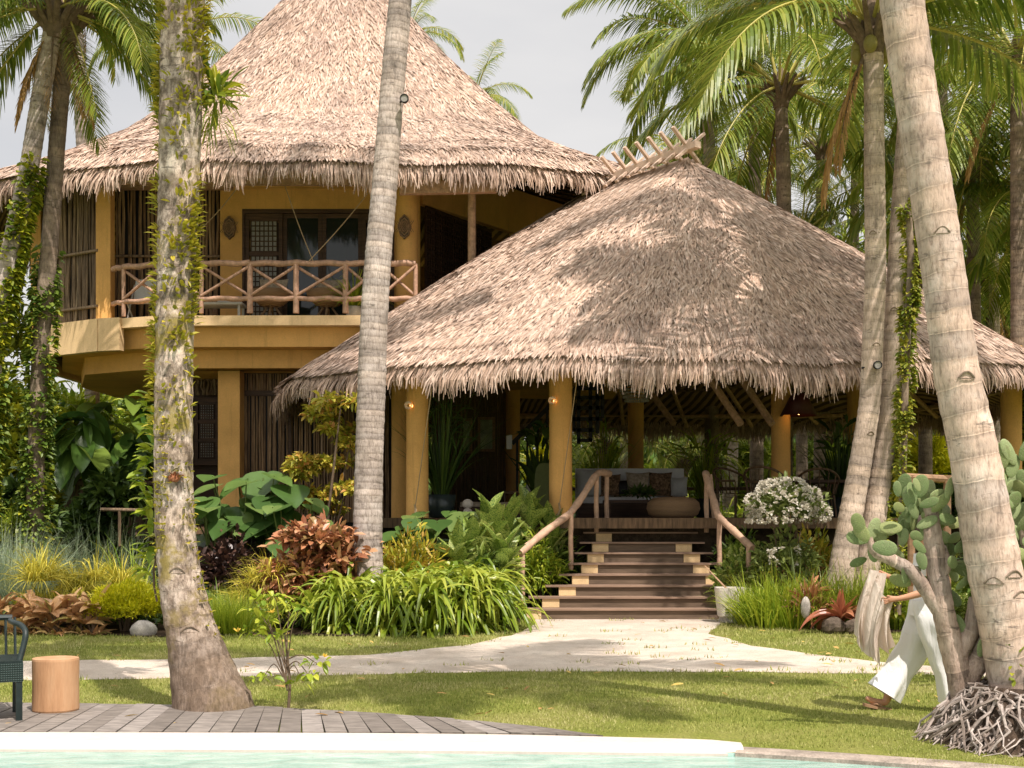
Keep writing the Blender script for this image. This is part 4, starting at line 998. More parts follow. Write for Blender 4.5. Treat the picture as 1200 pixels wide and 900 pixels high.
simple('striped_grass', 'round yellow striped mound right of the mossy palm', 'striped grass', 300, 19.0, f, 'yellow_blades')
bush('low feathery chartreuse shrub beside the foot of the mossy palm', 148, 682, 18.3, 46, 'lime', 15000, .065, .018, .2, inner=.22, lump=.12, up=.5)
o = tag(MB().ell(PA([XW(168,17.7),17.7,.07]), (.19,.14,.14), 14, 9, jit=.06).build('rock', M['stone'], origin=PA([XW(166,17.9),17.9,0]), smooth=True), 'small pale rock sunk in the chartreuse shrub', 'rock')
# pink brown cordyline row
for k, (px, lb) in enumerate(((2,'pink brown broad leaved plant at the far left of its row'),(38,'pink brown broad leaved plant second in its row behind the wooden stool'),(66,'pink brown broad leaved plant in the middle of its row'),(92,'pink brown broad leaved plant fourth in its row'),(108,'pink brown broad leaved plant touching the chartreuse shrub'))):
    H = ZH(688, 17.9)
    def f(m, b):
        for j in range(4):
            c = b+PA([U(-.14,.14), U(-.15,.15), U(.15,.45)]); m.strips(tufty(c-PA([0,0,.1]), 9, .40, .125, (.2,1.25), .03, .45, 6, 3, prof=np.sin(PI*np.linspace(.04,.97,6))**.8))
        m.strips(tufty(b, 26, .26, .09, (.5,1.3), .2, .5, 5, 3))
    simple('ti_plant', lb, 'ti plant', px, 17.9+.1*(k%2), f, 'pinkbrown', 'pink brown broad leaved plants in a row', stem=[(0,0,.4),(.1,.05,.35),(-.1,0,.3)])
tuft_plant('bright green strap leaved clump left of the mossy palm', 160, 628, 20, 34, 'bright', 130, .06, .5, (.1,1.0), 'strap_plant', 'strap plant', C=3, r0=.1, clumps=3)
bush('purple black leaved shrub right of the mossy palm', 265, 628, 21.3, 46, 'purple', 2200, .13, .07, .3)
tuft_plant('dark green strap clump low beneath the purple shrub', 262, 660, 19.6, 34, 'green', 150, .055, .7, (.3,1.2), 'strap_plant', 'strap plant', C=3, clumps=3)
tuft_plant('fine upright green grass at the foot of the mossy palm', 262, 690, 18.0, 46, 'bright', 1800, .012, .3, (.03,.7), clumps=8)
tuft_plant('pale tan grass tuft before the round yellow mound', 285, 686, 18.6, 16, 'grey_grass', 200, .012)
def f(m, b):
    for (x, z, r) in ((-.1,.75,.55),(.35,.95,.55),(.1,1.25,.5),(-.3,.55,.4),(.5,.5,.45),(.15,.4,.5)):
        m.strips(shell(b+PA([x, U(-.2,.1), z]), (r,r*.8,r*.7), 520, .17, .085, .4, C=3, inner=.4, lump=.3, up=.2))
simple('copperleaf_shrub', 'large red and copper leaved shrub between the yellow mound and the grey palm', 'copperleaf shrub', 360, 19.0, f, 'copper', stem=[(.1,0,1.2),(-.2,0,.8),(.4,0,1),(.2,.1,1.4)])
# elephant ears
def ear(m, p, az, L, tilt):
    d = PA([math.cos(az)*math.cos(tilt), math.sin(az)*math.cos(tilt), -math.sin(tilt)]); sd = nrm(np.cross(d, (0,0,1))); up = np.cross(sd, d)
    t = np.linspace(0, 1, 16); w = np.interp(t, [0,.04,.14,.28,.43,.57,.71,.86,.95,1], [.14,.30,.42,.46,.43,.35,.25,.13,.05,.005])*L*.92
    A = []
    for i in range(16):
        c = p+d*(t[i]-.22)*L+up*(-.10*L*t[i]**2); A.append([c-sd*w[i]+up*.10*w[i], c-sd*w[i]*.5+up*.03*w[i], c-up*.03*L, c+sd*w[i]*.5+up*.03*w[i], c+sd*w[i]+up*.10*w[i]])
    m.grid(PA(A))
def ears(label, px, d, n, yr, xr, L, mt='bigleaf', name='elephant_ear_plant', cat='elephant ear'):
    o = place(name, label, cat, px, d); b = WLOC[o.name]; m = MB(); tops = []
    for k in range(n):
        x = U(-xr, xr)*d/F; y = U(yr[0], yr[1]); yy = U(-.5,.4); p = PA([b[0]+x, d+yy, ZH(y, d)]); az = math.atan2(-1.0+U(-.4,.4), x*1.4+U(-.7,.7)); ear(m, p, az, L*U(.7,1.2), U(.05,.75)); tops.append(p)
    m.build('foliage', M[mt], o, smooth=True); stems(o, b, tops, .018, 'stem')
ears('big elephant ear leaves spreading in front of the ochre pillar', 290, 22.2, 26, (552,625), 52, .78)
ears('lower elephant ear leaves behind the purple shrub', 255, 21.8, 16, (585,640), 28, .62)
ears('shaded elephant ears left of the grey ringed palm', 345, 21.6, 20, (585,650), 38, .55)
ears('dark elephant ears right of the grey ringed palm', 492, 21.2, 16, (598,640), 34, .5)
# layered small tree
o = place('small_tree', 'small layered tree with yellow green leaf tiers left of the grey palm', 'small tree', 375, 22.4); b = WLOC[o.name]; m = MB(); tops = []
for (px, py, w_) in ((400,470,30),(378,486,18),(395,505,22),(362,540,30),(395,548,24),(405,575,28),(372,585,20),(350,556,18),(410,520,14),(385,600,18)):
    c = P(px, py, 22.4+U(-.4,.4)); tops.append(c); R = w_*22.4/F
    for j in range(5): m.strips(shell(c+PA([U(-R,R)*.8, U(-R,R)*.7, U(-.08,.08)]), (R*.45,R*.45,.12), 60, .15, .065, .5, C=3, up=.1, lump=.1))
m.build('crown', M['smalltree'], o); mm = MB()
for t_ in tops:
    mm.tube(smoothp([b, b+PA([0,0,.6]), (b+t_)/2+PA([0,0,.2]), t_], 10, 1), np.linspace(.04,.012,10), 6, cap=False)
mm.build('trunk', M['brownstem'], o)
# yellow green strap mass
sp_pos = [(385,18.2),(415,18.6),(445,17.95),(478,18.5),(505,18.0),(535,18.35),(552,18.1),(572,18.7),(430,19.3),(470,19.4),(515,19.3),(550,19.4),(398,19.2)]
def strapplant():
    o = empty('strap_plant', (0,0,0), 'x', 'strap plant'); m = MB()
    for k in range(5): m.strips(tufty(PA([U(-.22,.22), U(-.2,.2), .03+.12*k]), 34, .76, .055, (.25,1.3), .10, 1.2, 8, 3, prof=PA([.5,.85,1,1,.92,.7,.4,.03])))
    m.build('foliage', M['strap'], o); return o
sp0 = strapplant()
for k, (px, d) in enumerate(sp_pos):
    o = sp0 if k == 0 else copy_thing(sp0, (0,0,0)); o.location = (XW(px,d), d, .0); o.rotation_euler[2] = U(0,6); s_ = U(1.0,1.22); o.scale = (s_, s_, s_*1.08)
    o['label'] = 'arching yellow green strap plant in the wide mass left of the steps'; o['group'] = 'strap plants left of the steps'; WLOC[o.name] = PA([XW(px,d), d, 0])
bush('yellow croton bush right of the grey ringed palm', 475, 626, 20.2, 44, 'croton', 2400, .15, .04, .2, name='croton_bush', cat='croton')
tuft_plant('pale blue green grass tuft under the yellow croton', 452, 650, 19.9, 16, 'blue_grass', 220, .02)
# dieffenbachia
def dieff(label, px, d, yt, n=13, L=.55):
    H = ZH(yt, d)-L*.35
    def f(m, b):
        for j in range(n): 
            z = H*(.35+.65*j/n); m.strips(tufty(b+PA([0,0,z]), 2, L, L*.42, (.2+.6*(1-j/n), 1.05-.5*j/n), .03, .35, 7, 3, prof=PA([.25,.75,1,1,.8,.45,.03])))
    return simple('broad_leaf_plant', label, 'broad leaf plant', px, d, f, 'variegated', 'cream patterned broad leaf plants by the steps', stem=[(0,0,H)])
for px, d, yt, lb in ((552,20.9,612,'leftmost of the cream patterned broad leaf plants'),(575,21.2,580,'tallest cream patterned broad leaf plant before the pavilion column gap'),(596,21.7,596,'cream patterned broad leaf plant beside the tallest one'),(620,22.0,578,'cream patterned broad leaf plant left of the front middle column'),(645,22.1,600,'cream patterned broad leaf plant nearest the left handrail top'),(537,20.4,628,'short cream patterned broad leaf plant above the strap mass'),(588,20.1,628,'short cream patterned broad leaf plant in front of the tallest')):
    dieff(lb, px, d, yt, 17)
for px, d, yt, lb in ((560,19.9,655,'finely divided green shrub above the right end of the strap mass'),(576,20.3,642,'finely divided green shrub left of the lower handrail post'),(628,21.6,636,'finely divided green shrub under the left handrail'),(655,22.3,630,'small finely divided shrub against the step ends'),(568,19.3,684,'low finely divided shrub at the mass edge')):
    bush(lb, px, yt, d, 30, 'bright' if px in (590,628) else 'green', 1500, .20, .035, .5, C=3, up=.2)
ears('dark broad leaves in the shade under the pavilion deck edge', 540, 21.9, 18, (600,640), 60, .45, name='philodendron', cat='philodendron')
# right bed
o = place('flowering_bush', 'white flowering bush right of the right handrail', 'flowering bush', 922, 20.0); b = WLOC[o.name]; m = MB()
c = b+PA([0,0,ZH(602,20)]); m.strips(shell(c, (.58,.5,.50), 1300, .12, .055, .3, C=3, inner=.5)); m.strips(shell(b+PA([0,0,.8]), (.5,.4,.7), 700, .12, .06, .3, C=3)); m.build('foliage', M['bougain'], o)
v = nrm(RS.normal(size=(560,3))); v[:,2] = np.abs(v[:,2])*1.1-.25; m = MB()
for q in v:
    q2 = nrm(q); pc = c+q2*PA([.62,.55,.54])*(1+.10*math.sin(q2[0]*9)*math.cos(q2[2]*8)); k = RS.randint(5,9)
    dd = nrm(q2+RS.normal(size=(k,3))*.8); m.strips(leaves(np.repeat(pc[None], k, 0), dd, .055, .042, .2, K=3, C=3, twist=1))
m.build('blossom', M['flower'], o); stems(o, b, [c+PA([U(-.3,.3),0,U(-.2,.2)]) for _ in range(6)])
m = MB(); 
for k in range(13):
    q2 = nrm(PA([U(-1,1),-1,U(-.5,.5)])); pc = b+PA([-.1,0,ZH(650,20)])+q2*PA([.35,.4,.35]); dd = nrm(RS.normal(size=(6,3))); m.strips(leaves(np.repeat(pc[None],6,0), dd, .07, .05, .2, K=3, C=3, twist=1))
m.build('blossom', M['flower'], o)
bush('pale yellow variegated shrub beside the concrete pot', 862, 648, 20.7, 22, 'variegated', 800, .16, .07, .4, C=3)
bush('dark green shrub behind the right handrail', 865, 620, 22.0, 30, 'green', 900, .16, .06, .4, C=3)
for k, (px, d, lb) in enumerate(((896,19.4,'bright green grassy clump right of the concrete pot'),(912,19.0,'bright green grassy clump below the white flowers'),(938,19.3,'bright green grassy clump left of the grey agave'),(902,20.2,'bright green grassy clump behind the first two'))):
    tuft_plant(lb, px, 668, d, 24, 'bright', 420, .03, .45, (.03,.75), group='bright grassy clumps in the right bed')
bush('orange and yellow croton behind the right grassy clumps', 955, 628, 21.2, 46, 'croton', 2300, .18, .05, .2, name='croton_bush', cat='croton')
bush('red brown croton under the white flowering bush', 935, 645, 20.6, 34, 'copper', 1200, .15, .05, .3, name='croton_bush', cat='croton')
tuft_plant('grey green agave like clump standing above the grass', 958, 636, 19.8, 30, 'cactus', 26, .10, .15, (.15,.8), 'agave', 'agave', C=3, r0=.05, clumps=1)
for k, (px, d, yt, lb) in enumerate(((1000,18.9,652,'yellow green grass clump behind the red bromeliad'),(1045,18.9,648,'yellow green grass clump left of the person'),(1090,20.2,640,'yellow green grass clump behind the person'),(972,19.0,658,'yellow green grass clump just right of the agave'),(1135,20,650,'yellow green grass clump between cactus and near palm'))):
    tuft_plant(lb, px, yt, d, 34, 'strap', 520, .028, .5, (.03,.8), group='yellow green grass clumps in the right bed')
for px, d, yt, lb in ((1025,18.9,700,'low variegated ground shrub right of the bromeliad'),(1085,18.8,694,'low variegated ground shrub beyond the person'),(1125,18.6,690,'low variegated ground shrub behind the cactus trunk')): bush(lb, px, yt, d, 34, 'variegated', 1300, .10, .05, .3, C=3)
# red bromeliad on rocks
o = place('bromeliad', 'large red bromeliad on dark rocks in the right bed', 'bromeliad', 986, 18.1); b = WLOC[o.name]; m = MB()
m.strips(tufty(b+PA([0,0,.22]), 24, .62, .12, (.6,1.5), .05, .75, 8, 3, prof=PA([.8,.95,1,1,.95,.8,.45,.03]), az=(0,6.28))); m.strips(tufty(b+PA([0,0,.25]), 9, .36, .09, (.1,.6), .04, .3, 7, 3, prof=PA([.8,1,1,1,.8,.45,.03]))); m.build('leaves', M['bromeliad'], o)
for k, (x, y, r) in enumerate(((-.15,-.12,.17),(.14,-.16,.15),(.34,-.05,.13))):
    tag(MB().ell(b+PA([x,y,r*.6]), (r,r*.8,r*.8), 12, 8, jit=.07).build('rock', flat('mossy_rock%d'%k, (.13,.10,.075), .9, .1, 9, .4, .6), origin=b+PA([x,y,0])), ('dark rock under the left of the bromeliad','dark rock under the middle of the bromeliad','small dark rock right of the bromeliad')[k], 'rock')
tag(MB().ell(P(944,712,18.3), (.07,.06,.16), 10, 8, jit=.03).build('rock', M['stone'], origin=P(944,722,18.3), smooth=True), 'pale upright stone left of the bromeliad', 'rock')
bush('small red brown shoots left of the bromeliad', 948, 690, 18.8, 16, 'copper', 160, .3, .05, .2, C=3, name='croton_bush', cat='croton')
# understory ground cover (uncountable)
def cover(label, poly, n, mt, L=.12, W=.05, hmax=.25, name='ground_cover'):
    xs_ = [p[0] for p in poly]; ys_ = [p[1] for p in poly]; q = np.stack([U(min(xs_), max(xs_), n), U(min(ys_), max(ys_), n)], 1); q = q[pin(q, poly)]; n = len(q)
    b = np.concatenate([q, U(.0, hmax, n)[:, None]], 1); a = U(0, 6.28, n); el = U(.2, 1.3, n)
    d = np.stack([np.cos(a)*np.sin(el), np.sin(a)*np.sin(el), np.cos(el)], 1); m = MB(); m.strips(leaves(b, d, L*U(.6,1.4,n), W*U(.6,1.3,n), .4, K=4, C=3, twist=.6))
    return tag(m.build(name, M[mt]), label, 'ground cover', kind='stuff')
cover('low leafy ground cover in the left bed', [G(-60,738),G(600,738),(.2,21.5),(.2,26.5),(-12,27),(-14,24)], 16000, 'deep', .16, .07, .35)
cover('low leafy ground cover in the right bed', [G(850,732),G(1350,734),(16,24),(4,25),(3.9,21.3)], 14000, 'green', .14, .06, .25)
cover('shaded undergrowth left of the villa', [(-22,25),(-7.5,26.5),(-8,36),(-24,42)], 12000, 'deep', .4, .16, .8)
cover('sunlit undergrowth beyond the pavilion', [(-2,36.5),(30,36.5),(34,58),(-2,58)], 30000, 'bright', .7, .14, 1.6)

# sapling in the lawn near the deck
o = place('sapling', 'thin sapling with small yellow flowers growing in the lawn beside the deck', 'sapling', 338, 10.9); b = WLOC[o.name]
mm = MB(); top_ = P(334,745,10.9); mm.tube(smoothp([b, P(340,800,10.9), P(337,770,10.9), top_], 12, 1), np.linspace(.014,.008,12), 6)
tips = [P(310,728,10.8), P(322,700,10.9), P(350,715,10.8), P(300,705,11), P(362,792,10.7), P(372,778,10.8), P(308,795,10.8), P(300,715,10.9), P(340,710,11), P(318,745,10.8), P(355,800,10.9), P(292,740,10.9)]
m = MB()
for t_ in tips:
    mm.tube(smoothp([b+(top_-b)*U(.25,.95), (top_+t_)/2-PA([0,0,.03]), t_], 8, 1), np.linspace(.007,.003,8), 5, cap=False)
    m.strips(shell(t_, (.10,.09,.05), 13, .10, .045, .6, C=3, K=5, up=0))
mm.build('stem', M['brownstem'], o); m.build('foliage', M['bright'], o)
m = MB()
for q in (P(318,718,10.75), P(278,740,10.8), P(381,770,10.75)):
    m.strips(tufty(q, 8, .05, .03, (.3,1.3), .004, .1, 3, 3))
m.build('flower', M['yflower'], o)
# vines and epiphytes on trunks
def trunkleaves(C, R, n, z0, z1, L, W, a0=-PI, a1=PI, cl=12, droop=.3, up=.5, K=4):
    cs = [(U(z0, z1), U(a0, a1)) for _ in range(cl)]; idx = RS.randint(0, cl, n)
    zf = PA([cs[i][0] for i in idx])+U(-.02,.02,n)*1.4; an = PA([cs[i][1] for i in idx])+U(-.45,.45,n)
    i = np.clip((zf*(len(C)-1)).astype(int), 0, len(C)-1); r = R[i]*1.02
    o_ = np.stack([np.sin(an), -np.cos(an), 0*an], 1); p = C[i]+o_*r[:, None]; d = nrm(o_*U(.3,1.1,n)[:, None]+RS.normal(size=(n,3))*.35+PA([0,0,up]))
    return leaves(p, d, L*U(.5,1.3,n), W*U(.6,1.3,n), droop, K=K, C=3, twist=.7)
m = MB(); m.strips(trunkleaves(VC, VR, 850, .30, .66, .075, .032, -1.7, 1.7, 34)); m.strips(trunkleaves(VC, VR, 300, .12, .3, .05, .025, -1.4, 1.4, 10)); m.strips(trunkleaves(VC, VR, 420, .28, .64, .085, .026, -1.9, -1.3, 16)); m.strips(trunkleaves(VC, VR, 360, .38, .66, .08, .026, 1.1, 1.7, 14))
tag(m.build('epiphytes', M['epi'], origin=(VC[0][0], VC[0][1], 0)), 'small yellow green epiphytes clinging all along the mossy left palm', 'epiphytes')
m = MB(); c = P(250, 118, 10.95); m.strips(shell(c, (.14,.12,.16), 60, .24, .05, .5, C=3, K=6, up=.1)); m.strips(shell(c-PA([0,0,.18]), (.10,.1,.14), 60, .3, .012, 1.2, C=2, K=6, up=-.4)); m.tube([P(240,120,10.9), c], .02, 6)
tag(m.build('fern', M['ivy'], origin=c), 'leafy fern sprouting from the right side of the mossy palm near the roof', 'fern')
m = MB(); c = P(204,560,10.75); m.ell(c, (.055,.05,.035), 10, 7, jit=.15); m.strips(shell(c, (.05,.04,.03), 60, .05, .016, .2, C=2)); tag(m.build('dried_bract', flat('rusty_fibre', (.30,.12,.06), .9, .1), origin=c), 'rust coloured dried tuft on the mossy palm trunk', 'dried tuft')
o = place('climbing_plant', 'broad leaved climber hugging the left side of the mossy palm', 'climbing plant', 172, 11.3); b = WLOC[o.name]; m = MB(); mm = MB()
pts = [P(184,705-18*k,11.1)+PA([-.03*math.sin(k),0,0]) for k in range(14)]
mm.tube(pts, .010, 6); mm.build('stem', M['brownstem'], o)
for q in pts[2:]: m.strips(leaves(np.repeat(q[None]-PA([.05,0,0]), 7, 0)+U(-.05,.05,(7,3)), nrm(np.stack([U(-1,.1,7), U(-.8,.4,7), U(-.2,.9,7)],1)), .16, .065, .5, K=5, C=3, twist=.5))
m.build('foliage', M['bright'], o)
def vine(label, C, R, n, z0, z1, a0, a1, L=.12, W=.07, cl=60, mt='ivy'):
    m = MB(); m.strips(trunkleaves(C, R, n, z0, z1, L, W, a0, a1, cl, .5, .1)); tag(m.build('climbing_vine', M[mt], origin=(C[0][0], C[0][1], 0)), label, 'vine')
_, C1, R1 = l1;  vine('bright ivy covering the far left leaning palm', C1, R1*1.25, 2400, .12, .78, -.2, 2.6, .14, .09, 90, 'ivy'); vine('dark ivy at the base of the far left leaning palm', C1, R1*1.5, 1400, 0, .45, -PI, PI, .16, .10, 60, 'green')
_, C2, R2 = l2; vine('dense dark ivy wrapping the second palm from the left', C2, R2*1.3, 3400, 0, .62, -PI, PI, .12, .08, 140, 'green'); vine('few bright ivy leaves on the second palm from the left', C2, R2*1.5, 500, .05, .55, -PI, PI, .11, .08, 40, 'ivy')
vine('bright vine hanging on the right side of the twin palm', TB, RB*1.2, 2600, .22, .72, .6, 2.2, .11, .07, 90, 'moss'); vine('lower vine on the right edge of the twin palm foot', TB, RB*1.1, 900, .02, .3, .9, 2.2, .08, .05, 40, 'moss')
vine('small bright vine sprig on the near palm trunk', NC, NR*1.02, 34, .060, .105, -.12, .02, .055, .05, 5, 'ivy')
# thin vine stem column right of the twin palms
o = place('vine_column', 'thin mossy vine column climbing between the twin palms and the near trunk', 'vine', 1066, 17.8); q = [P(1052,720,17.8), P(1057,600,17.8), P(1060,480,17.8), P(1064,380,17.8), P(1068,300,17.8), P(1064,240,17.8)]
m = MB(); m.tube(smoothp(q, 40, 2), .05, 8); m.build('stem', M['bark_dark'], o, smooth=True); m = MB(); Cv = smoothp(q, 120, 2); m.strips(trunkleaves(Cv, np.full(120,.08), 2600, .0, 1, .10, .05, -PI, PI, 80, .5, .1)); m.build('foliage', M['moss'], o)
# banana plants left under the villa
def banana(label, px, d, tops, mt='banana'):
    o = place('banana_plant', label, 'banana plant', px, d, 'banana plants left of the villa'); b = WLOC[o.name]; m = MB(); mm = MB()
    mm.tube([b, b+PA([0,0,1.6]), b+PA([.05,0,2.2])], [.13,.1,.07], 8); mm.build('stem', M['brownstem'], o)
    for (qx, qy, L, az, tl) in tops:
        p = P(qx, qy, d); dd = PA([[math.cos(az)*math.cos(tl), math.sin(az)*math.cos(tl), math.sin(tl)]]); m.strips(leaves(p[None], dd, L, L*.36, .8, K=10, C=3, fold=.35, prof=PA([.12,.6,.85,1,1,.97,.9,.75,.45,.03])))
    m.build('foliage', M[mt], o, smooth=True)
for px, d, lb in ((95,27.5,'leftmost banana plant behind the ivy palm'),(128,28.5,'middle banana plant under the villa floor'),(160,27.6,'banana plant beside the mossy palm'),(72,30,'banana plant far left in the shade')):
    tp = [(px+U(-14,14), U(470,540), U(.9,1.7), U(-PI, 0) if k%2 else U(-2.4,-.7), U(-.9,.7)) for k in range(15)]; banana(lb, px, d, tp)
# dark plank fence far left and its rail
o = place('plank_fence', 'dark vertical plank fence under the banana plants', 'fence', 110, 29.8); m = MB(); 
x = XW(40, 29.8)
while x < XW(196, 29.8): m.box((x, 29.8, 0), (x+.17, 29.84, ZH(562,29.8)+U(-.03,.03))); x += .19
m.build('planks', M['bamboo_dark'], o); m = MB(); m.box((XW(40,29.8), 29.72, ZH(568,29.8)), (XW(196,29.8), 29.79, ZH(564,29.8))); m.build('rail', M['bamboo'], o)
m = MB(); m.tube([P(118,597,24.5), P(165,598,24.5)], .035, 7); m.tube([P(140,640,24.5), P(140,598,24.5)], .03, 6); tag(m.build('garden_rail', M['bamboo'], origin=P(140,640,24.5)), 'low pole rail behind the grey green grass mound', 'rail')
# background masses : trees and shrubs with own crowns
def bigshrub(label, px, yt, d, w, mt, n=2600, L=.5, W=.16, group=None, yb=None, C=3, droop=.5):
    H = ZH(yt, d); R = w*d/F; o = place('tree' if H > 3 else 'shrub', label, 'tree' if H > 3 else 'shrub', px, d, group); b = WLOC[o.name]; m = MB()
    nb = 7
    for k in range(nb): m.strips(shell(b+PA([U(-.6,.6)*R, U(-.5,.5)*min(R,2), H*(.25+.6*k/nb)]), (R*.55, min(R,2)*.6, H*.22), n//nb, L, W, droop, C=C, inner=.5, lump=.3))
    m.build('crown', M[mt], o); mm = MB(); mm.tube([b, b+PA([.1,0,H*.5]), b+PA([0,0,H*.8])], [.12,.09,.04], 7); mm.build('trunk', M['brownstem'], o)
for (px, yt, d, w, mt, L, W, lb) in (
 (20,420,27,45,'ivy',.3,.12,'leafy tree at the far left edge behind the ivy palms'),
 (-10,330,31,50,'ivy',.28,.12,'tall sunlit tree cut by the left edge'),
 (70,430,36,40,'bright',.4,.14,'sunlit yellow green tree under the villa floor at left'),
 (130,440,40,40,'bright',.4,.14,'sunlit tree beneath the villa floor behind the bananas'),
 (175,445,38,34,'bright',.4,.12,'sunlit tree under the villa floor beside the mossy palm'),
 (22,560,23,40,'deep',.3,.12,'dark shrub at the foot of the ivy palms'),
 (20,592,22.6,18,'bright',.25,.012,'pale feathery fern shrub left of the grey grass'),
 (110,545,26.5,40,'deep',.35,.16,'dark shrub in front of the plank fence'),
 (700,505,46,34,'strap',.5,.10,'bright shrub seen through the lattice screen'),
 (640,520,42,26,'lime',.5,.12,'yellow green shrub behind the lounge stair'),
 (790,520,52,40,'strap',.5,.14,'green shrub far behind the lounge right of the back column'),
 (870,500,50,44,'strap',.5,.12,'bright tree far behind the lounge centre'),
 (955,520,44,40,'strap',.5,.12,'sunlit shrub beyond the red lamp'),
 (1010,480,50,40,'green',.5,.14,'green tree behind the twin palms under the eave'),
 (1085,500,36,32,'lime',.45,.09,'yellow fronded shrub between twin palms and near trunk'),
 (1150,480,40,40,'green',.5,.14,'green tree behind the near trunk'),
 (1195,560,19,44,'deep',.25,.10,'dark shrub right of the near trunk at the frame edge'),
 (1175,600,17.5,32,'green',.16,.07,'mid green shrub low behind the near trunk'),
 (1120,560,24,44,'deep',.3,.10,'shaded shrub behind the cactus'),
 (1040,600,23.5,30,'deep',.3,.10,'dark shrub at the foot of the twin palms'),
 (1215,440,26,34,'bright',.45,.10,'yellow green tree at the right edge under the eave end'),
 (930,330,60,60,'green',.9,.2,'distant tree mass over the pavilion right slope'),
 (1060,350,58,60,'green',.9,.2,'distant tree behind the twin palms above the eave'),
 (1170,340,50,56,'green',.8,.2,'distant tree right of the near palm above the eave'),
 (1000,250,66,50,'bright',1.0,.2,'tallest far tree between the palm crowns'),
 (850,310,62,46,'green',.9,.2,'distant tree left over the pavilion roof shoulder'),
 (1190,215,44,26,'deep',.35,.2,'dark round leaved tree at upper right against the sky'),
):
    bigshrub(lb, px, yt, d, w, mt, 2600, L, W)

# far wood closing the view all round behind (reads as one mass)
m = MB(); n = 60000; a = U(-1.25, 1.25, n); r = U(72, 92, n); zz = 15*U(0,1,n)*(.62+.25*np.sin(a*9)+.13*np.sin(a*23+1)); b_ = np.stack([np.sin(a)*r, np.cos(a)*r, zz], 1)
dd_ = nrm(RS.normal(size=(n,3))+PA([0,-.6,.2])); m.strips(leaves(b_, dd_, 1.5*U(.5,1.3,n), .5*U(.6,1.3,n), .4, K=4, C=3, twist=.7)); tag(m.build('far_woodland', M['green']), 'distant tropical woodland beyond the houses', 'woodland', kind='stuff')

m = MB(); n = 170; q_ = np.stack([U(-6,6,n), U(9.9,20,n)], 1); q_ = q_[(np.abs(q_[:,0]) < q_[:,1]*.42)]; n = len(q_); a = U(0,6.28,n)
m.strips(leaves(np.concatenate([q_, np.full((n,1),.03)],1), np.stack([np.cos(a),np.sin(a),U(-.05,.35,n)],1), U(.05,.14,n), U(.02,.045,n), .15, K=5, C=3, twist=.5)); tag(m.build('leaf_litter', leafmat('fallen_leaves', [(.16,.10,.05),(.30,.21,.11),(.38,.32,.12)], .7, .2, .1)), 'scattered fallen dry leaves on the lawn and path', 'fallen leaves', kind='stuff')
# ------------------------------------------------------------------ furniture and small things
def bbox(m, c, s, bev=.0, mi=0):
    m.box((c[0]-s[0]/2, c[1]-s[1]/2, c[2]-s[2]/2), (c[0]+s[0]/2, c[1]+s[1]/2, c[2]+s[2]/2), mi)
def pillow(m, c, w, h, t_, yaw=0, lean=.15):
    n = 11; u = np.linspace(-1, 1, n); X, Z = np.meshgrid(u, u); e = (1-np.abs(X)**3)*(1-np.abs(Z)**3); e = np.clip(e, 0, 1)**.5
    pin_ = 1-.10*(1-np.abs(Z)**2)*np.abs(X)-0; pz = 1-.10*(1-np.abs(X)**2)*np.abs(Z)
    for sg in (-1, 1):
        x = X*w/2*pin_; z = Z*h/2*pz; y = sg*e*t_/2
        A = np.stack([x, y+z*lean, z], -1); cz, sz = math.cos(yaw), math.sin(yaw)
        A = np.stack([A[...,0]*cz-A[...,1]*sz, A[...,0]*sz+A[...,1]*cz, A[...,2]], -1)+PA(c); 
        m.grid(A if sg < 0 else A[:, ::-1])
    return m
# outdoor woven armchair at lower left
aw = empty('outdoor_armchair', (-4.15, 10.05, .036), 'dark green woven outdoor armchair cut by the left edge on the deck', 'armchair')
cx0, cx1, cy0, cy1 = -4.70, XW(18, 9.95), 9.98, 10.55
zs = ZH(777, 9.98)
t = NT('woven_dark_green'); ob = t.coord('Object'); ck = t.n('ShaderNodeTexBrick'); ck.inputs['Scale'].default_value = 1.0; t.l(t.mapping(ob, (1,1,1)), ck.inputs[0])
wv = t.n('ShaderNodeTexWave', bands_direction='X'); wv.inputs['Scale'].default_value = 18; t.l(ob, wv.inputs[0]); w2 = t.n('ShaderNodeTexWave', bands_direction='Z'); w2.inputs['Scale'].default_value = 18; t.l(ob, w2.inputs[0])
h = t.math('MULTIPLY', wv.outputs[0], w2.outputs[0]); M['wicker_green'] = t.bsdf(t.ramp(h, [(.012,.026,.022),(.06,.10,.085)]), .45, .4, t.bump(h, .8, .02))
for nx_, ny_ in ((cx1-.03, cy0+.03), (cx1-.03, cy1-.03), (cx0+.03, cy0+.03), (cx0+.03, cy1-.03)):
    m = MB(); m.box((nx_-.024, ny_-.024, .036), (nx_+.024, ny_+.024, zs-.16)); m.build('leg', M['green_metal'], aw)
m = MB(); m.box((cx0, cy0, zs-.16), (cx1, cy1, zs-.012)); m.build('seat_apron', M['wicker_green'], aw)
m = MB()
for k in range(11): m.box((cx0, cy0+.02+k*.05, zs-.012), (cx1-.002, cy0+.055+k*.05, zs+.004))
m.build('seat', M['green_metal'], aw)
for x in (cx1-.03, cx0+.03):
    m = MB(); m.tube(smoothp([(x,cy0+.06,zs-.02),(x+.04,cy0+.1,zs+.12),(x+.06,cy0+.12,zs+.22),(x+.03,cy0+.22,zs+.27),(x-.02,cy1-.25,zs+.28),(x-.04,cy1,zs+.28)], 24, 2), .024, 8); m.build('armrest', M['green_metal'], aw, smooth=True)
m = MB(); 
for k in range(12):
    x = cx0+.03+(cx1-cx0-.06)*k/11; m.tube([(x, cy1, zs), (x, cy1+.10, zs+.30)], .012, 5)
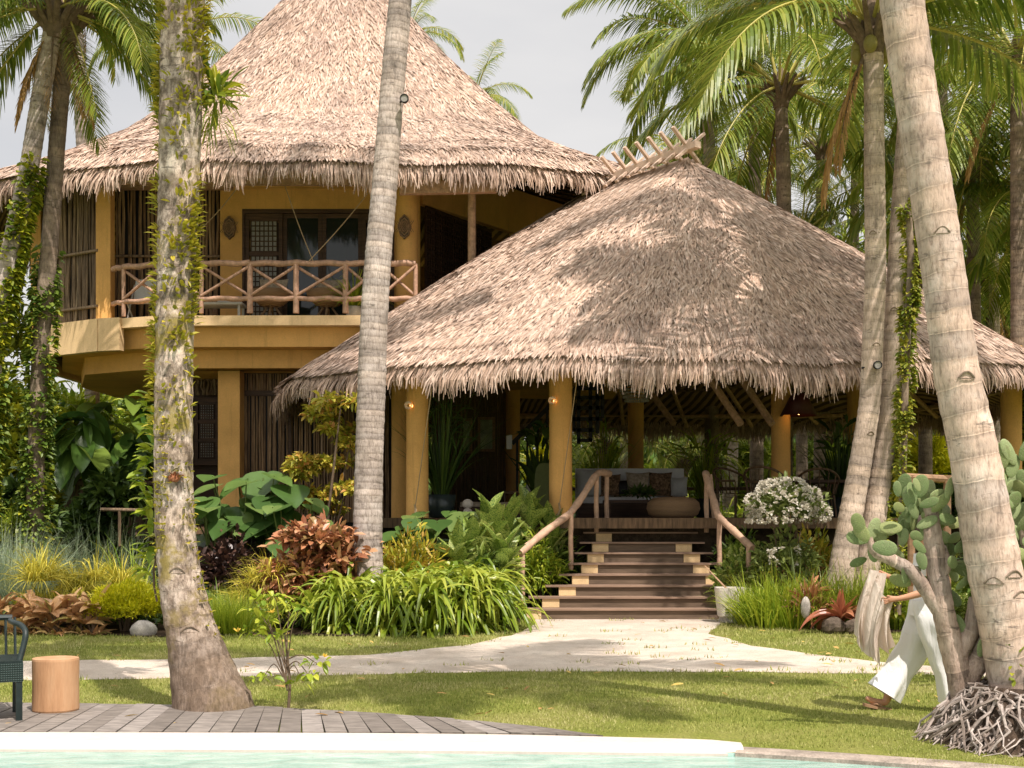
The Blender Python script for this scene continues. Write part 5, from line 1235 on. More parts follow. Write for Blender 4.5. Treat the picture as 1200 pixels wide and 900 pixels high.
m.tube([(cx0, cy1+.10, zs+.30), (cx1-.05, cy1+.10, zs+.30)], .024, 8); m.build('backrest', M['green_metal'], aw)
aw.rotation_euler[2] = .42
# wood stump stool
t = NT('stump_wood'); ob = t.coord('Object'); nz = t.noise(t.mapping(ob, (9,9,1.5)), 1, 6, .65); nf = t.noise(t.mapping(ob,(60,60,10)),1,3,.6)
c = t.mix(1.0, t.ramp(nz, [(.36,.19,.095),(.50,.28,.145),(.56,.34,.19)], [.3,.5,.7]), t.ramp(nf, [(.85,.85,.85),(1.08,1.08,1.08)]), 'MULTIPLY'); M['stump'] = t.bsdf(c, .6, .3, t.bump(nf, .3, .01))
m = MB(); c = P(65, 836, 10.65); th = np.linspace(0, 2*PI, 41)[:-1]; rr = .183*(1+.025*np.sin(2*th+1)+.012*np.sin(5*th))
A = []
for z, s_ in ((.036,.97),(.05,1.0),(.25,.985),(.455,1.0),(.472,.985),(.474,.5),(.474,.001)): A.append([(c[0]+r*s_*math.cos(a), 10.65+r*s_*math.sin(a), z) for a, r in zip(th, rr)])
m.grid(PA(A), close=True); tag(m.build('stump_stool', M['stump'], origin=(c[0],10.65,.036)), 'orange brown tree stump stool standing on the grey deck', 'stool')
# concrete pot with stick
pc = PA([XW(855.5, 19.9), 19.9, 0]); pb_ = tag(MB().lathe(pc, [(.14,0),(.18,.01),(.17,.09),(.001,.09)], 12).build('pot_base', M['stone'], origin=pc), 'low round stone under the white concrete pot', 'stone')
pt = empty('planter', tuple(pc+PA([0,0,.09])), 'white tapered concrete pot holding a thin stick at the foot of the steps', 'planter')
m = MB(); A = []
for z, w_ in ((.09,.17),(.11,.185),(.50,.225),(.545,.225),(.545,.185),(.48,.18),(.47,.001)):
    q = sup(pc[0], 19.9, w_, w_, 5, 32); A.append([(x, y, z) for x, y in q])
m.grid(PA(A), close=True); m.build('pot', M['concrete_pot'], pt)
m = MB(); m.tube([pc+PA([0,0,.47]), P(842,680,19.9), P(826,663,20.0)], [.014,.012,.008], 6); m.build('stick', M['pole'], pt)

# ---- lounge furniture on the pavilion deck
def thing1(name, label, cat, c, fn, mt, smooth=False, group=None):
    m = MB(); fn(m); return tag(m.build(name, M[mt] if isinstance(mt, str) else mt, origin=c, smooth=smooth), label, cat, group)
t = NT('woven_rattan'); ob = t.coord('Object'); wv = t.n('ShaderNodeTexWave', bands_direction='Z'); wv.inputs['Scale'].default_value = 14; wv.inputs['Distortion'].default_value = 2; t.l(ob, wv.inputs[0])
M['rattan'] = t.bsdf(t.ramp(wv.outputs[0], [(.22,.13,.07),(.48,.31,.17)]), .7, .2, t.bump(wv.outputs[0], .6, .015))
c = PA([XW(789, 23.4), 23.4, FZ]); thing1('pouf', 'round flattened woven rattan pouf at the top of the steps', 'pouf', c, lambda m: m.lathe(c, [(.001,0),(.36,0),(.45,.06),(.49,.17),(.47,.28),(.38,.36),(.2,.385),(.001,.39)], 32), 'rattan', True)
sd_ = 27.0
so_ = empty('sofa', (XW(740,sd_), sd_, FZ), 'low dark timber sofa with pale seat and scatter cushions in the pavilion', 'sofa')
x0, x1 = XW(676, sd_), XW(806, sd_)
m = MB(); m.box((x0, 26.6, FZ), (x1, 27.6, FZ+.30)); m.build('base', M['darkwood'], so_)
m = MB(); m.box((x0+.03, 26.62, FZ+.303), (x1-.03, 27.5, FZ+.43)); m.build('seat_cushion', M['white_cloth'], so_)
m = MB(); m.box((x0, 27.61, FZ), (x1, 27.72, ZH(549,27.6))); m.build('backrest', M['white_cloth'], so_)
M['cush_pattern'] = flat('brown_pattern_weave', (.22,.14,.08), .9, .1, 18, .7); M['cush_beige'] = flat('beige_weave', (.42,.34,.25), .9, .1, 14, .3); M['cush_grey'] = flat('grey_white_linen', (.52,.52,.50), .9, .1, 6, .08)
for px, w_, mt, lb in ((691,.58,'cush_grey','large grey white cushion at the left end of the sofa'),(715,.46,'cush_pattern','brown patterned cushion near the sofa left end'),(729,.34,'black','black cushion between patterned ones on the sofa'),(747,.50,'cush_beige','beige woven cushion at the sofa middle'),(774,.50,'cush_pattern','brown patterned cushion right of the sofa middle'),(795,.40,'cush_grey','grey white cushion at the right end of the sofa')):
    c = PA([XW(px,26.95), 26.95+U(-.04,.04), FZ+.43+w_/2+.02]); thing1('cushion', lb, 'cushion', c, lambda m: pillow(m, c, w_, w_*1.05, .2), mt, True)
c = PA([XW(752,25.4), 25.4, FZ]); ct = empty('coffee_table', tuple(c), 'low dark coffee table before the sofa', 'table'); m = MB(); bbox(m, c+PA([0,0,.32]), (1.5,.7,.06)); m.build('table_top', M['darkwood'], ct)
for sx in (-1,1):
    for sy in (-1,1): m = MB(); bbox(m, c+PA([sx*.68,sy*.28,.145]), (.08,.08,.288)); m.build('leg', M['darkwood'], ct)
def f(m): m.strips(shell(c+PA([0,0,.45]), (.28,.2,.10), 160, .18, .06, .3, C=3))
thing1('table_plant', 'dark spiky centrepiece on the coffee table', 'centrepiece', c+PA([0,0,.35]), f, 'deep')
def shellplant(name, lb, px, d, zt, rx, mt, L=.4, W=.1, n=160, C=3, z0=.5):
    c = PA([XW(px,d), d, FZ]); o = empty(name, tuple(c), lb, 'potted plant'); m = MB(); m.lathe(c, [(.14,0),(.22,.02),(.27,.42),(.24,.42),(.001,.38)], 18); m.build('pot', flat('dark_glazed_pot', (.03,.045,.045), .3, .5) if 'dark_glazed_pot' not in bpy.data.materials else bpy.data.materials['dark_glazed_pot'], o, smooth=True)
    m = MB(); H = zt-FZ; m.strips(tufty(c+PA([0,0,.4]), n, H-.3, W, (.02,.5), .12, .4, 7, C)); m.strips(shell(c+PA([0,0,.4+z0*H]), (rx,rx,.35*H), n//2, L, W, .5, C=3)); m.build('foliage', M[mt], o)
shellplant('potted_palm', 'tall dark potted cane plant beside the left front column', 517, 23.2, ZH(462,23.2), .3, 'deep', .6, .05, 120)
shellplant('potted_plant', 'dark broad leaved pot plant beside the front middle column', 633, 25.5, ZH(505,25.5), .42, 'deep', .5, .18, 40)
shellplant('potted_plant', 'dark pot plant on the deck right of the pavilion lamp', 985, 26.5, ZH(500,26.5), .4, 'deep', .5, .09, 60)
shellplant('potted_plant', 'green palm like pot plant behind the right end of the sofa', 826, 28.5, ZH(520,28.5), .6, 'bright', .7, .06, 110)
shellplant('potted_plant', 'spiky green pot plant behind the sofa left of the back column', 708, 29.5, ZH(500,29.5), .4, 'bright', .6, .05, 90)
# paddle backed chairs
for px, d, col, lb in ((638,24.2,'olive','olive green paddle backed chair seen between the front columns'),(652,24.9,'cush_beige','beige paddle backed chair behind the olive one')):
    if col == 'olive': M['olive'] = flat('olive_upholstery', (.13,.15,.055), .8, .2, 8, .1)
    c = PA([XW(px,d), d, FZ]); o = empty('lounge_chair', tuple(c), lb, 'chair'); m = MB(); q = sup(0,0,.19,.52,3.2,28); m.add([(c[0]+x, c[1], c[2]+.52+z) for x, z in q]+[(c[0]+x, c[1]+.07, c[2]+.52+z) for x, z in q], [(i, (i+1)%28, 28+(i+1)%28, 28+i) for i in range(28)]); m.ngon([(c[0]+x, c[1], c[2]+.52+z) for x, z in q]); m.build('backrest', M[col], o)
    m = MB(); bbox(m, c+PA([0,.35,.36]), (.46,.5,.08)); m.build('seat', M[col], o)
    for sx in (-1,1):
        for sy in (.14,.56): m = MB(); bbox(m, c+PA([sx*.19,sy,.16]), (.04,.04,.32)); m.build('leg', M['darkwood'], o)
c = PA([XW(590,24.6), 24.6, FZ]); o = empty('day_bed', tuple(c), 'low pale cushioned day bed left of the front middle column', 'day bed'); m = MB(); bbox(m, c+PA([0,.3,.11]), (1.7,.8,.2)); m.build('frame', M['darkwood'], o); m = MB(); bbox(m, c+PA([0,.3,.26]), (1.66,.78,.09)); m.build('mattress', M['cush_beige'], o)
c = PA([XW(614,26.5), 26.5, FZ]); o = empty('side_table', tuple(c), 'rattan side table with a pale cup behind the day bed', 'table'); m = MB(); bbox(m, c+PA([0,0,.52]), (.9,.5,.05)); m.build('table_top', M['rattan'], o)
for sx in (-1,1):
    for sy in (-1,1): m = MB(); m.tube([c+PA([sx*.38,sy*.2,0]), c+PA([sx*.40,sy*.21,.49])], .02, 6); m.build('leg', M['bamboo'], o)
thing1('cup', 'small white cup on the rattan side table', 'cup', c+PA([.1,0,.545]), lambda m: m.lathe(c+PA([.1,0,.545]), [(.001,0),(.05,0),(.06,.14),(.055,.14),(.045,.02),(.001,.02)], 14), 'white_cloth', True)
c = PA([XW(548,23.0), 23.0, FZ]); thing1('clay_figure', 'small pale stacked clay ornament at the deck edge', 'ornament', c, lambda m: (m.ell(c+PA([0,0,.09]), (.09,.08,.09), 12, 8), m.ell(c+PA([0,0,.25]), (.10,.06,.09), 12, 8)), 'concrete_pot', True)
for px, py, lb in ((570,509,'framed pale green picture on the dark lounge wall'),(543,511,'second dim framed picture half hidden by the cane plant')):
    c = P(px, py, 29.8 if px == 570 else 29.2); o = empty('framed_picture', tuple(c), lb, 'picture'); m = MB()
    for (dx, dz, sx, sz) in ((0,.37,.40,.06),(0,-.37,.40,.06),(-.17,0,.06,.68),(.17,0,.06,.68)): bbox(m, c+PA([dx,0,dz]), (sx,.05,sz))
    m.build('frame', M['midwood'], o); m = MB(); bbox(m, c+PA([0,.01,0]), (.28,.02,.68)); m.build('print', flat('pale_green_print', (.33,.36,.2), .5, .3, 4, .4) if 'pale_green_print' not in bpy.data.materials else bpy.data.materials['pale_green_print'], o)
# glowing shell wall lamps
gl_ = NT('lamp_glow'); e_ = gl_.n('ShaderNodeEmission'); e_.inputs[0].default_value = (1,.45,.13,1); e_.inputs[1].default_value = 9; gl_.l(e_.outputs[0], gl_.out.inputs[0]); M['glow'] = gl_.m
for px, py, d, lb in ((479,475.5,22.35,'small lit shell wall lamp on the left front column'),(647,470,22.25,'small lit shell wall lamp on the front middle column')):
    c = P(px, py, d); o = empty('wall_lamp', tuple(c), lb, 'wall lamp'); m = MB(); A = []
    for i in range(9):
        a = -1.3+2.6*i/8; A.append([(c[0]+.075*math.cos(b)*math.sin(PI*.5*(.25+.75*j/5)), c[1]-.10+.05*(1-j/5), c[2]+.075*math.sin(b)*math.sin(PI*.5*(.25+.75*j/5))) for j, b in [(j, a*2.4) for j in range(6)]])
    m.grid(PA(A)); m.build('shade', M['flower'], o, smooth=True); m = MB(); m.ell(c+PA([.05,-.02,.0]), (.03,.025,.03), 8, 6); m.build('bulb', M['glow'], o)
# red pendant lamp
c = P(936, 475, 24.6); o = empty('pendant_lamp', tuple(c), 'dark red conical pendant lamp hanging under the right eave', 'pendant lamp'); M['redshade'] = flat('dark_red_shade', (.06,.012,.010), .5, .3)
m = MB(); m.lathe(c, [(.14,.22),(.36,-.20),(.345,-.20),(.13,.215)], 24); m.build('lamp_shade', M['redshade'], o, smooth=True); m = MB(); m.tube([c+PA([0,0,.2]), c+PA([0,0,1.3])], .008, 5); m.build('cord', M['black'], o); m = MB(); m.ell(c+PA([0,0,-.12]), (.05,.05,.06), 8, 6); m.build('bulb', M['glow'], o)
# woven hanging chandelier
c = P(746, 458, 26); o = empty('hanging_basket_lamp', tuple(c), 'wide hanging shell strand chandelier under the pavilion ceiling', 'chandelier'); m = MB()
for k in range(40):
    a = 2*PI*k/40
    for j in range(7): m.ell(c+PA([math.cos(a)*(.42-.03*j), math.sin(a)*(.42-.03*j), .22-.07*j]), (.018,.018,.024), 6, 4)
m.build('strands', M['capiz'], o); m = MB(); th = np.linspace(0, 2*PI, 30); m.tube([c+PA([math.cos(a)*.42, math.sin(a)*.42, .25]) for a in th], .02, 6, cap=False); m.tube([c+PA([0,0,.25]), c+PA([0,0,1.2])], .01, 5); m.tube([c+PA([-.42,0,.25]), c+PA([.42,0,.25])], .012, 5); m.build('ring', M['bamboo'], o)
# black lattice screen hanging in steps
m = MB(); d = 27.0
def bar(a, b): m.beam(P(*a, d), P(*b, d), .075, .075, up=(0,1,0))
for px, ya, yb in ((678,440,520),(692,440,517),(700,440,508),(706,440,490),(672,455,505)): bar((px,ya),(px,yb))
for py, xa, xb in ((455,672,706),(466,672,706),(478,668,706),(491,668,706),(504,672,696),(516,677,694)): bar((xa,py),(xb,py))
tag(m.build('lattice_screen', M['black'], origin=P(690,450,d)), 'black stepped open grid screen hanging right of the front middle column', 'lattice screen')
# indoor stair rail at lounge
m = MB(); m.beam(P(600,520,28), P(646,474,28), .09, .09, up=(0,1,0))
for px in (606,618,630,641): m.beam(P(px,605,28), P(px,520-(px-600)*1.0,28), .05, .05, up=(0,1,0))
m.beam(P(650,605,27.9), P(650,450,27.9), .12, .12, up=(0,1,0)); tag(m.build('stair_rail', M['black'], origin=P(620,605,28)), 'dark diagonal stair rail behind the front middle column', 'stair rail')
tag(MB().box(P(593.5,526,26), P(600,510,26)+PA([0,.12,0])).build('lamp_box', M['white_cloth'], origin=P(597,526,26)), 'small white box lamp in the dark lounge left of the stair rail', 'lamp')
# rattan armchairs right
def rattan(px, d, lb, yaw, sc=1):
    c = PA([XW(px,d), d, FZ]); o = empty('rattan_armchair', tuple(c), lb, 'armchair', 'rattan armchairs on the right of the pavilion')
    cy, sy = math.cos(yaw), math.sin(yaw); T = lambda x, y, z: c+PA([x*cy-y*sy, x*sy+y*cy, z])*sc
    m = MB(); m.grid(PA([[T(-.28+.56*i/4, -.28+.56*j/4, .42) for i in range(5)] for j in range(5)])); m.grid(PA([[T(-.28+.56*i/4, -.28+.56*j/4, .36) for i in range(5)] for j in range(5)])); m.build('seat', M['rattan'], o)
    m = MB()
    for k in range(11): a = -.25*PI+1.5*PI*k/10; m.tube([T(.31*math.cos(a), .31*math.sin(a), .42), T(.37*math.cos(a), .37*math.sin(a), .62+.22*max(0, math.sin(a)))], .012, 5)
    th = np.linspace(-.25*PI, 1.25*PI, 24); m.tube([T(.38*math.cos(a), .38*math.sin(a), .63+.24*max(0, math.sin(a))) for a in th], .024, 7); m.build('backrest', M['bamboo_dark'], o)
    for sx in (-1,1):
        for s2 in (-1,1): m = MB(); m.tube([T(sx*.26, s2*.26, .4), T(sx*.30, s2*.30, 0)], .02, 6); m.build('leg', M['bamboo_dark'], o)
rattan(862, 25.5, 'dark rattan armchair nearest the right handrail', .6, 1.15)
rattan(898, 24.3, 'curved back rattan armchair left of the column with the red lamp', 2.6, 1.1)
rattan(958, 25.3, 'rattan armchair just left of the twin palms', 3.0, 1.1)
rattan(975, 27, 'rattan armchair farthest right behind another', .2, 1.0)
c = PA([XW(940,26.3), 26.3, FZ]); o = empty('dining_table', tuple(c), 'dark dining table among the rattan armchairs', 'table'); m = MB(); bbox(m, c+PA([0,0,.74]), (1.9,.9,.06)); m.build('table_top', M['darkwood'], o)
for sx in (-1,1):
    for sy in (-1,1): m = MB(); bbox(m, c+PA([sx*.85,sy*.36,.355]), (.08,.08,.708)); m.build('leg', M['darkwood'], o)
# rear railing of the pavilion
o = empty('pavilion_railing', (4, 33.5, FZ), 'dark pole railing along the back edge of the pavilion deck', 'railing'); m = MB(); m.tube([(-1.6,33.6,FZ+.75),(3.5,33.8,FZ+.75),(8.6,33.2,FZ+.75),(9.9,30,FZ+.75),(10,26,FZ+.75)], .05, 7); m.build('top_rail', M['bamboo_dark'], o)
for x, y in [(x, 33.7) for x in np.arange(-1.5, 8.7, 1.3)]+[(9.9,30.5),(10,28),(10,26)]: m = MB(); m.tube([(x,y,FZ),(x,y,FZ+.75)], .04, 6); m.build('post', M['bamboo_dark'], o)
# garden pole rail between twin palms and near palm
m = MB(); m.tube([P(1062,559,16.5), P(1118,562,16.5)], .05, 8); m.tube([P(1068,700,16.5), P(1068,557,16.5)], .05, 8); m.tube([P(1110,700,16.5), P(1110,557,16.5)], .05, 8); tag(m.build('garden_rail', M['midwood'], origin=P(1090,700,16.5)), 'pole rail behind the cactus between twin palms and near palm', 'rail')

# ---- balcony furniture
by_ = 26.9
def ch(label, px, w_): 
    c = PA([XW(px,by_), by_, UZ]); o = empty('papasan_chair', tuple(c), label, 'chair', 'brown round chairs on the balcony'); m = MB(); m.lathe(c+PA([0,0,.42]), [(.001,-.10),(.25,-.06),(.42,.10),(.46,.24),(.43,.24),(.25,.03),(.001,.0)], 22); m.build('seat', M['rattan'], o, smooth=True)
    for a in (0, PI/2, PI, 1.5*PI): m = MB(); m.tube([c+PA([math.cos(a)*.32, math.sin(a)*.32, 0]), c+PA([math.cos(a)*.1, math.sin(a)*.1, .3]), c+PA([math.cos(a)*.3, math.sin(a)*.3, .45])], .025, 6); m.build('leg', M['bamboo'], o)
    m = MB(); pillow(m, c+PA([0,.26,.72]), .62, .5, .16); m.build('back_cushion', M['cush_beige'], o, smooth=True)
ch('brown round chair on the balcony left of the middle rail post', 318, 1); ch('brown round chair on the balcony beside the pot plant', 384, 1)
c = PA([XW(255,26.7), 26.75, UZ]); o = empty('sun_lounger', tuple(c), 'white lounger with rolled cushion on the balcony right of the mossy palm', 'sun lounger'); m = MB(); bbox(m, c+PA([-.2,0,.34]), (1.5,.55,.05)); m.build('frame', M['cush_grey'], o); m = MB(); m.tube([c+PA([.0,0,.44]), c+PA([.44,0,.44])], .085, 12); m.build('roll_cushion', M['white_cloth'], o, smooth=True)
for sx in (-.85,.48): 
    for sy in (-.2,.2): m = MB(); bbox(m, c+PA([sx,sy,.157]), (.05,.05,.314)); m.build('leg', M['cush_grey'], o)
c = PA([XW(166,26.9), 26.95, UZ]); o = empty('balcony_chair', tuple(c), 'white slung chair on the balcony left of the mossy palm', 'chair'); m = MB(); m.grid(PA([[c+PA([x, -.25+.3*j/6+(.25 if j>3 else 0), .38+(.0 if j < 3 else .15*(j-3))]) for x in (-.24,.24)] for j in range(8)])); m.build('sling', M['white_cloth'], o)
for sx in (-1,1): m = MB(); m.tube([c+PA([sx*.25,-.25,0]), c+PA([sx*.25,.3,.85])], .018, 6); m.build('frame', M['cush_grey'], o); m = MB(); m.tube([c+PA([sx*.25,.35,0]), c+PA([sx*.25,-.25,.4])], .018, 6); m.build('frame', M['cush_grey'], o)
c = PA([XW(415,26.5), 26.5, UZ]); o = empty('potted_plant', tuple(c), 'bright green pot plant on the balcony beside the grey palm trunk', 'potted plant'); m = MB(); m.lathe(c, [(.1,0),(.15,.01),(.19,.26),(.16,.26),(.001,.22)], 16); m.build('pot', M['concrete_pot'], o, smooth=True); m = MB(); m.strips(tufty(c+PA([0,0,.2]), 110, 1.0, .07, (.05,.9), .06, .6, 6, 3)); m.build('foliage', M['bright'], o)
# flood lights on trunks
for p, cn, lb in ((P(1028,428,19.45), 19.7, 'small round floodlight strapped to the twin palm trunk'), (P(474,116,18.95), 19.2, 'small black floodlight on the right of the grey ringed palm')):
    o = empty('floodlight', tuple(p), lb, 'floodlight'); m = MB(); th = np.linspace(0, 2*PI, 17)[:-1]
    A = [[p+PA([r*math.cos(a), y, r*math.sin(a)]) for a in th] for r, y in ((.001,.10),(.04,.10),(.065,.0),(.065,-.05),(.055,-.05),(.05,-.03))]; m.grid(PA(A), close=True); m.build('housing', M['black'], o, smooth=True)
    m = MB(); A = [[p+PA([r*math.cos(a), -.035, r*math.sin(a)]) for a in th] for r in (.052,.001)]; m.grid(PA(A), close=True); m.build('lens', M['capiz'], o)
    m = MB(); m.tube([p+PA([0,.08,0]), p+PA([-.08,.14,.0]), p+PA([-.18,.2,-.02])], .015, 6); m.build('bracket', M['black'], o)
# ------------------------------------------------------------------ prickly pear
d = 9.6
cac = empty('prickly_pear', (XW(1125,d), d, 0), 'old branching prickly pear cactus with woody trunk in front of the person', 'cactus')
C1 = smoothp([P(1140,862,d), P(1128,808,d), P(1115,755,d), P(1103,705,d), P(1096,660,d), P(1094,620,d), P(1088,590,d)], 50, 3)
def rn2(n, s): 
    th = np.linspace(0, 2*PI, s+1)[None]; k = np.arange(n)[:, None]; b = 1+.06*np.sin(3*th+k*.3)+.05*RS.uniform(-1,1,(n,s+1)); b[:, -1] = b[:, 0]; return b
m = MB(); m.tube(C1, np.interp(np.linspace(0,1,50), [0,.12,.3,.55,.8,1], [.15,.115,.092,.082,.075,.04]), 14, rn=rn2)
br = [([(1100,715),(1086,692),(1068,668),(1045,656),(1024,648),(1018,630)], [.06,.055,.05,.048,.042,.028]), ([(1095,640),(1090,625),(1094,600),(1085,585)], [.07,.06,.05,.03]), ([(1130,800),(1150,770),(1160,735),(1155,700)], [.10,.08,.07,.05]), ([(1120,770),(1138,740),(1142,700)], [.08,.06,.04]),([(1098,680),(1108,660),(1104,640)],[.07,.05,.03])]
for q, r in br: m.tube(smoothp([P(x, y, d) for x, y in q], 24, 2), np.interp(np.linspace(0,1,24), np.linspace(0,1,len(r)), r), 10, rn=rn2)
m.build('trunk', M['bark_cactus'], cac, smooth=True)
def padmesh():
    out = []
    for s_ in range(4):
        m = MB(); n, k = 18, 9; th = np.linspace(0, 2*PI, n+1)[:-1]
        # egg outline, base at origin growing +Z, unit height 1
        A = []
        for j in range(-k, k+1):
            f = j/k; rr = math.cos(f*PI/2)**.45 if abs(f) < 1 else 0.001; A.append([(rr*.32*math.cos(a)*(1+.12*math.sin(a)), f*.065*(1-.0), .5+rr*.5*math.sin(a)) for a in th])
        A = PA(A)
        m.grid(A, close=True)
        for _ in range(46):
            a = U(0, 2*PI); r = math.sqrt(U(0,1))*.9; x = r*.32*math.cos(a); z = .5+r*.5*math.sin(a)
            sg = RS.choice([-1,1]); m.ell((x, sg*.066*max(.1,1-r**3), z), (.011,.011,.011), 4, 3, 1)
        o = m.build('pad', [M['cactus'], M['cush_beige']], origin=(0,0,0), smooth=True); me = o.data; bpy.data.objects.remove(o); out.append(me)
    return out
PM = padmesh()
def pad(par, px, py, dd, h, rot=0, yaw=0, tilt=0):
    o = bpy.data.objects.new('pad', PM[RS.randint(4)]); COL.objects.link(o); o.parent = par; p = P(px, py, dd); hh = h*dd/F
    o.location = Vector(p-WLOC[par.name]); o.rotation_mode = 'YXZ'; o.rotation_euler = (tilt+U(-.2,.2), rot, yaw); o.scale = (hh*U(.72,1.02), hh, hh)
pads = [ # (px,py at base, height px, rotation clockwise)
 (1087,592,36,.05),(1092,600,34,.6),(1072,590,30,-.15),(1053,582,24,-.3),(1060,598,22,-1.2),(1075,608,26,-.6),(1106,605,26,.9),(1112,618,28,1.1),(1096,622,26,.5),(1070,622,28,-.1),(1050,624,30,-1.3),(1040,630,26,-1.5),(1056,640,26,.3),(1082,632,24,-1.2),(1110,632,32,1.45),(1118,645,30,1.2),(1100,655,24,.6),(1112,665,32,1.5),(1128,640,24,.5),(1120,690,30,1.0),(1108,690,30,2.5),(1112,668,26,2.2),(1128,668,26,1.9),(1020,632,36,-1.45),(1018,634,30,-.7),(1019,634,34,.4),(1019,640,24,2.9),(1016,655,26,-1.9),(1022,640,34,1.7),(1010,625,30,-.3),(1060,655,30,-1.0),(1075,660,24,1.0),(1083,668,26,-.2),(1085,648,24,-.8),(1140,700,30,2.2),(1135,720,30,2.7),(1150,735,32,-.6),(1155,700,26,.5),(1140,755,28,3.0),(1148,770,30,.2),(1120,720,28,2.7),(1108,742,24,2.9),(1130,612,24,.3),(1122,596,24,-.2),(1090,640,22,.2),(1098,612,24,1.3),(1062,612,24,.7),(1078,576,20,-.4)]
pads = [(a, b, h*.86, r) for a, b, h, r in pads]
pads += [(U(1048,1122), U(580,690), U(22,32), U(-1.8,1.8)) for _ in range(34)]
for k, (px, py, h, r) in enumerate(pads): pad(cac, px, py, d+U(-.18,.18), h, r, U(-.7,.7), U(-.3,.3))
c2 = empty('prickly_pear', (XW(1205,12.2), 12.2, 0), 'prickly pear clump behind the right side of the near palm trunk', 'cactus')
m = MB()
for x in (1185, 1210, 1240): m.tube(smoothp([P(x,812,12.2), P(x-3,720,12.2), P(x-10,620,12.2)], 16, 1), .06, 8, rn=rn2)
m.build('trunk', M['bark_cactus'], c2, smooth=True)
for k in range(46): pad(c2, U(1158,1240), U(560,690), 12.2+U(-.3,.3), U(24,36), U(-1.6,1.6), U(-.8,.8), U(-.3,.3))
for (px, py, h, r) in ((1172,552,34,.0),(1183,560,30,.3),(1178,575,30,-.4),(1190,545,36,-.6),(1196,540,30,.5)): pad(c2, px, py, 12.2, h, r, U(-.4,.4))

# ------------------------------------------------------------------ person walking left, head hidden by the cactus
def skin_obj(name, J, E, mat_, parent=None, sub=2, root=0):
    me = bpy.data.meshes.new(name); org = WLOC[parent.name] if parent is not None else PA(J[root][0])
    me.from_pydata([tuple(PA(j[0])-org) for j in J], E, []); o = bpy.data.objects.new(name, me); COL.objects.link(o)
    md = o.modifiers.new('s', 'SKIN'); 
    for i, v in enumerate(me.skin_vertices[0].data):
        r = J[i][1]; v.radius = r if isinstance(r, tuple) else (r, r); v.use_root = (i == root)
    md.use_smooth_shade = True; sb = o.modifiers.new('u', 'SUBSURF'); sb.levels = sub; sb.render_levels = sub
    dg = bpy.context.evaluated_depsgraph_get(); nm = bpy.data.meshes.new_from_object(o.evaluated_get(dg)); bpy.data.objects.remove(o); nm.name = name; nm.materials.clear(); nm.materials.append(mat_)
    o = bpy.data.objects.new(name, nm); COL.objects.link(o)
    for p in nm.polygons: p.use_smooth = True
    if parent is not None: o.parent = parent
    else: o.location = Vector(org)
    WLOC[o.name] = org; return o
t = NT('skin'); M['skin'] = t.bsdf(t.ramp(t.noise(t.coord('Object'), 8, 3), [(.46,.23,.13),(.56,.30,.18)]), .5, .35, Subsurface_Weight=.08)
q = lambda px, py, dd=10.85: PA(P(px, py, dd))
pel = q(1086,712)
# hands reach left; near arm (lower) and far arm (upper)
J = [(pel,.12),(q(1088,690),.105),(q(1090,668),.125),(q(1090,652),.12),(q(1087,640),.052),(q(1082,630),.075),(q(1079,622),.088),(q(1079,615),.06),
 # near arm (camera side)
 (q(1092,655,10.68),.052),(q(1091,682,10.62),.040),(q(1083,694,10.62),.037),(q(1062,700,10.64),.029),(q(1051,702,10.65),.024),(q(1045,703,10.66),.027),
 # far arm
 (q(1090,655,11.02),.05),(q(1085,675,11.05),.038),(q(1070,684,11.05),.034),(q(1052,680,11.0),.028),(q(1043,676,10.98),.023),(q(1036,674,10.96),.026),
 # front leg
 (q(1082,722,10.95),.09),(q(1068,760,10.95),.065),(q(1046,802,10.95),.045),(q(1040,818,10.95),.038),
 # rear leg
 (q(1090,722,10.75),.09),(q(1104,765,10.75),.06),(q(1116,805,10.78),.045),(q(1119,815,10.78),.038),
 # feet
 (q(1037,824,10.95),.036),(q(1024,822,10.95),.030),(q(1014,817,10.95),.02),(q(1114,823,10.78),.034),(q(1103,827,10.78),.022)]
E = [(0,1),(1,2),(2,3),(3,4),(4,5),(5,6),(6,7),(3,8),(8,9),(9,10),(10,11),(11,12),(12,13),(3,14),(14,15),(15,16),(16,17),(17,18),(18,19),(0,20),(20,21),(21,22),(22,23),(23,28),(28,29),(29,30),(0,24),(24,25),(25,26),(26,27),(27,31),(31,32)]
def fingers(w, base, dirv, dn):
    # five short chains rooted in the palm, curling round the cloth
    for k in range(4):
        off = PA([0, 0, 1])*(.024-.016*k); r0 = len(J); L = (.036,.04,.038,.03)[k]; J.append((w+off*.8+dirv*.035, .0085)); J.append((w+off+dirv*(.035+L*.8), .0085)); J.append((w+off+dirv*(.045+L*.9)+dn*.022, .008)); J.append((w+off+dirv*(.03+L*.6)+dn*.038, .0065))
        E.extend([(base, r0), (r0, r0+1), (r0+1, r0+2), (r0+2, r0+3)])
    r0 = len(J); J.append((w+PA([.0,0,.03])+dirv*.015, .0095)); J.append((w+PA([0,0,.035])+dirv*.045-dn*.012, .0085)); E.extend([(base, r0), (r0, r0+1)])
fingers(J[13][0], 13, PA([-1,0,-.1]), PA([0,.9,-.2])); fingers(J[19][0], 19, PA([-1,0,-.05]), PA([0,-.9,-.2]))
try: person = skin_obj('person', J, E, M['skin'])
except Exception as ex: print('SKIN FAIL', ex); raise
tag(person, 'person in white trousers walking left behind the cactus holding out a pale cloth', 'person')
t = NT('white_trouser_linen'); nz = t.noise(t.mapping(t.coord('Object'), (7,7,2.2)), 1.6, 4, .6, 1.2); M['trouser'] = t.bsdf((.82,.81,.79), .85, .15, t.bump(nz, .35, .04))
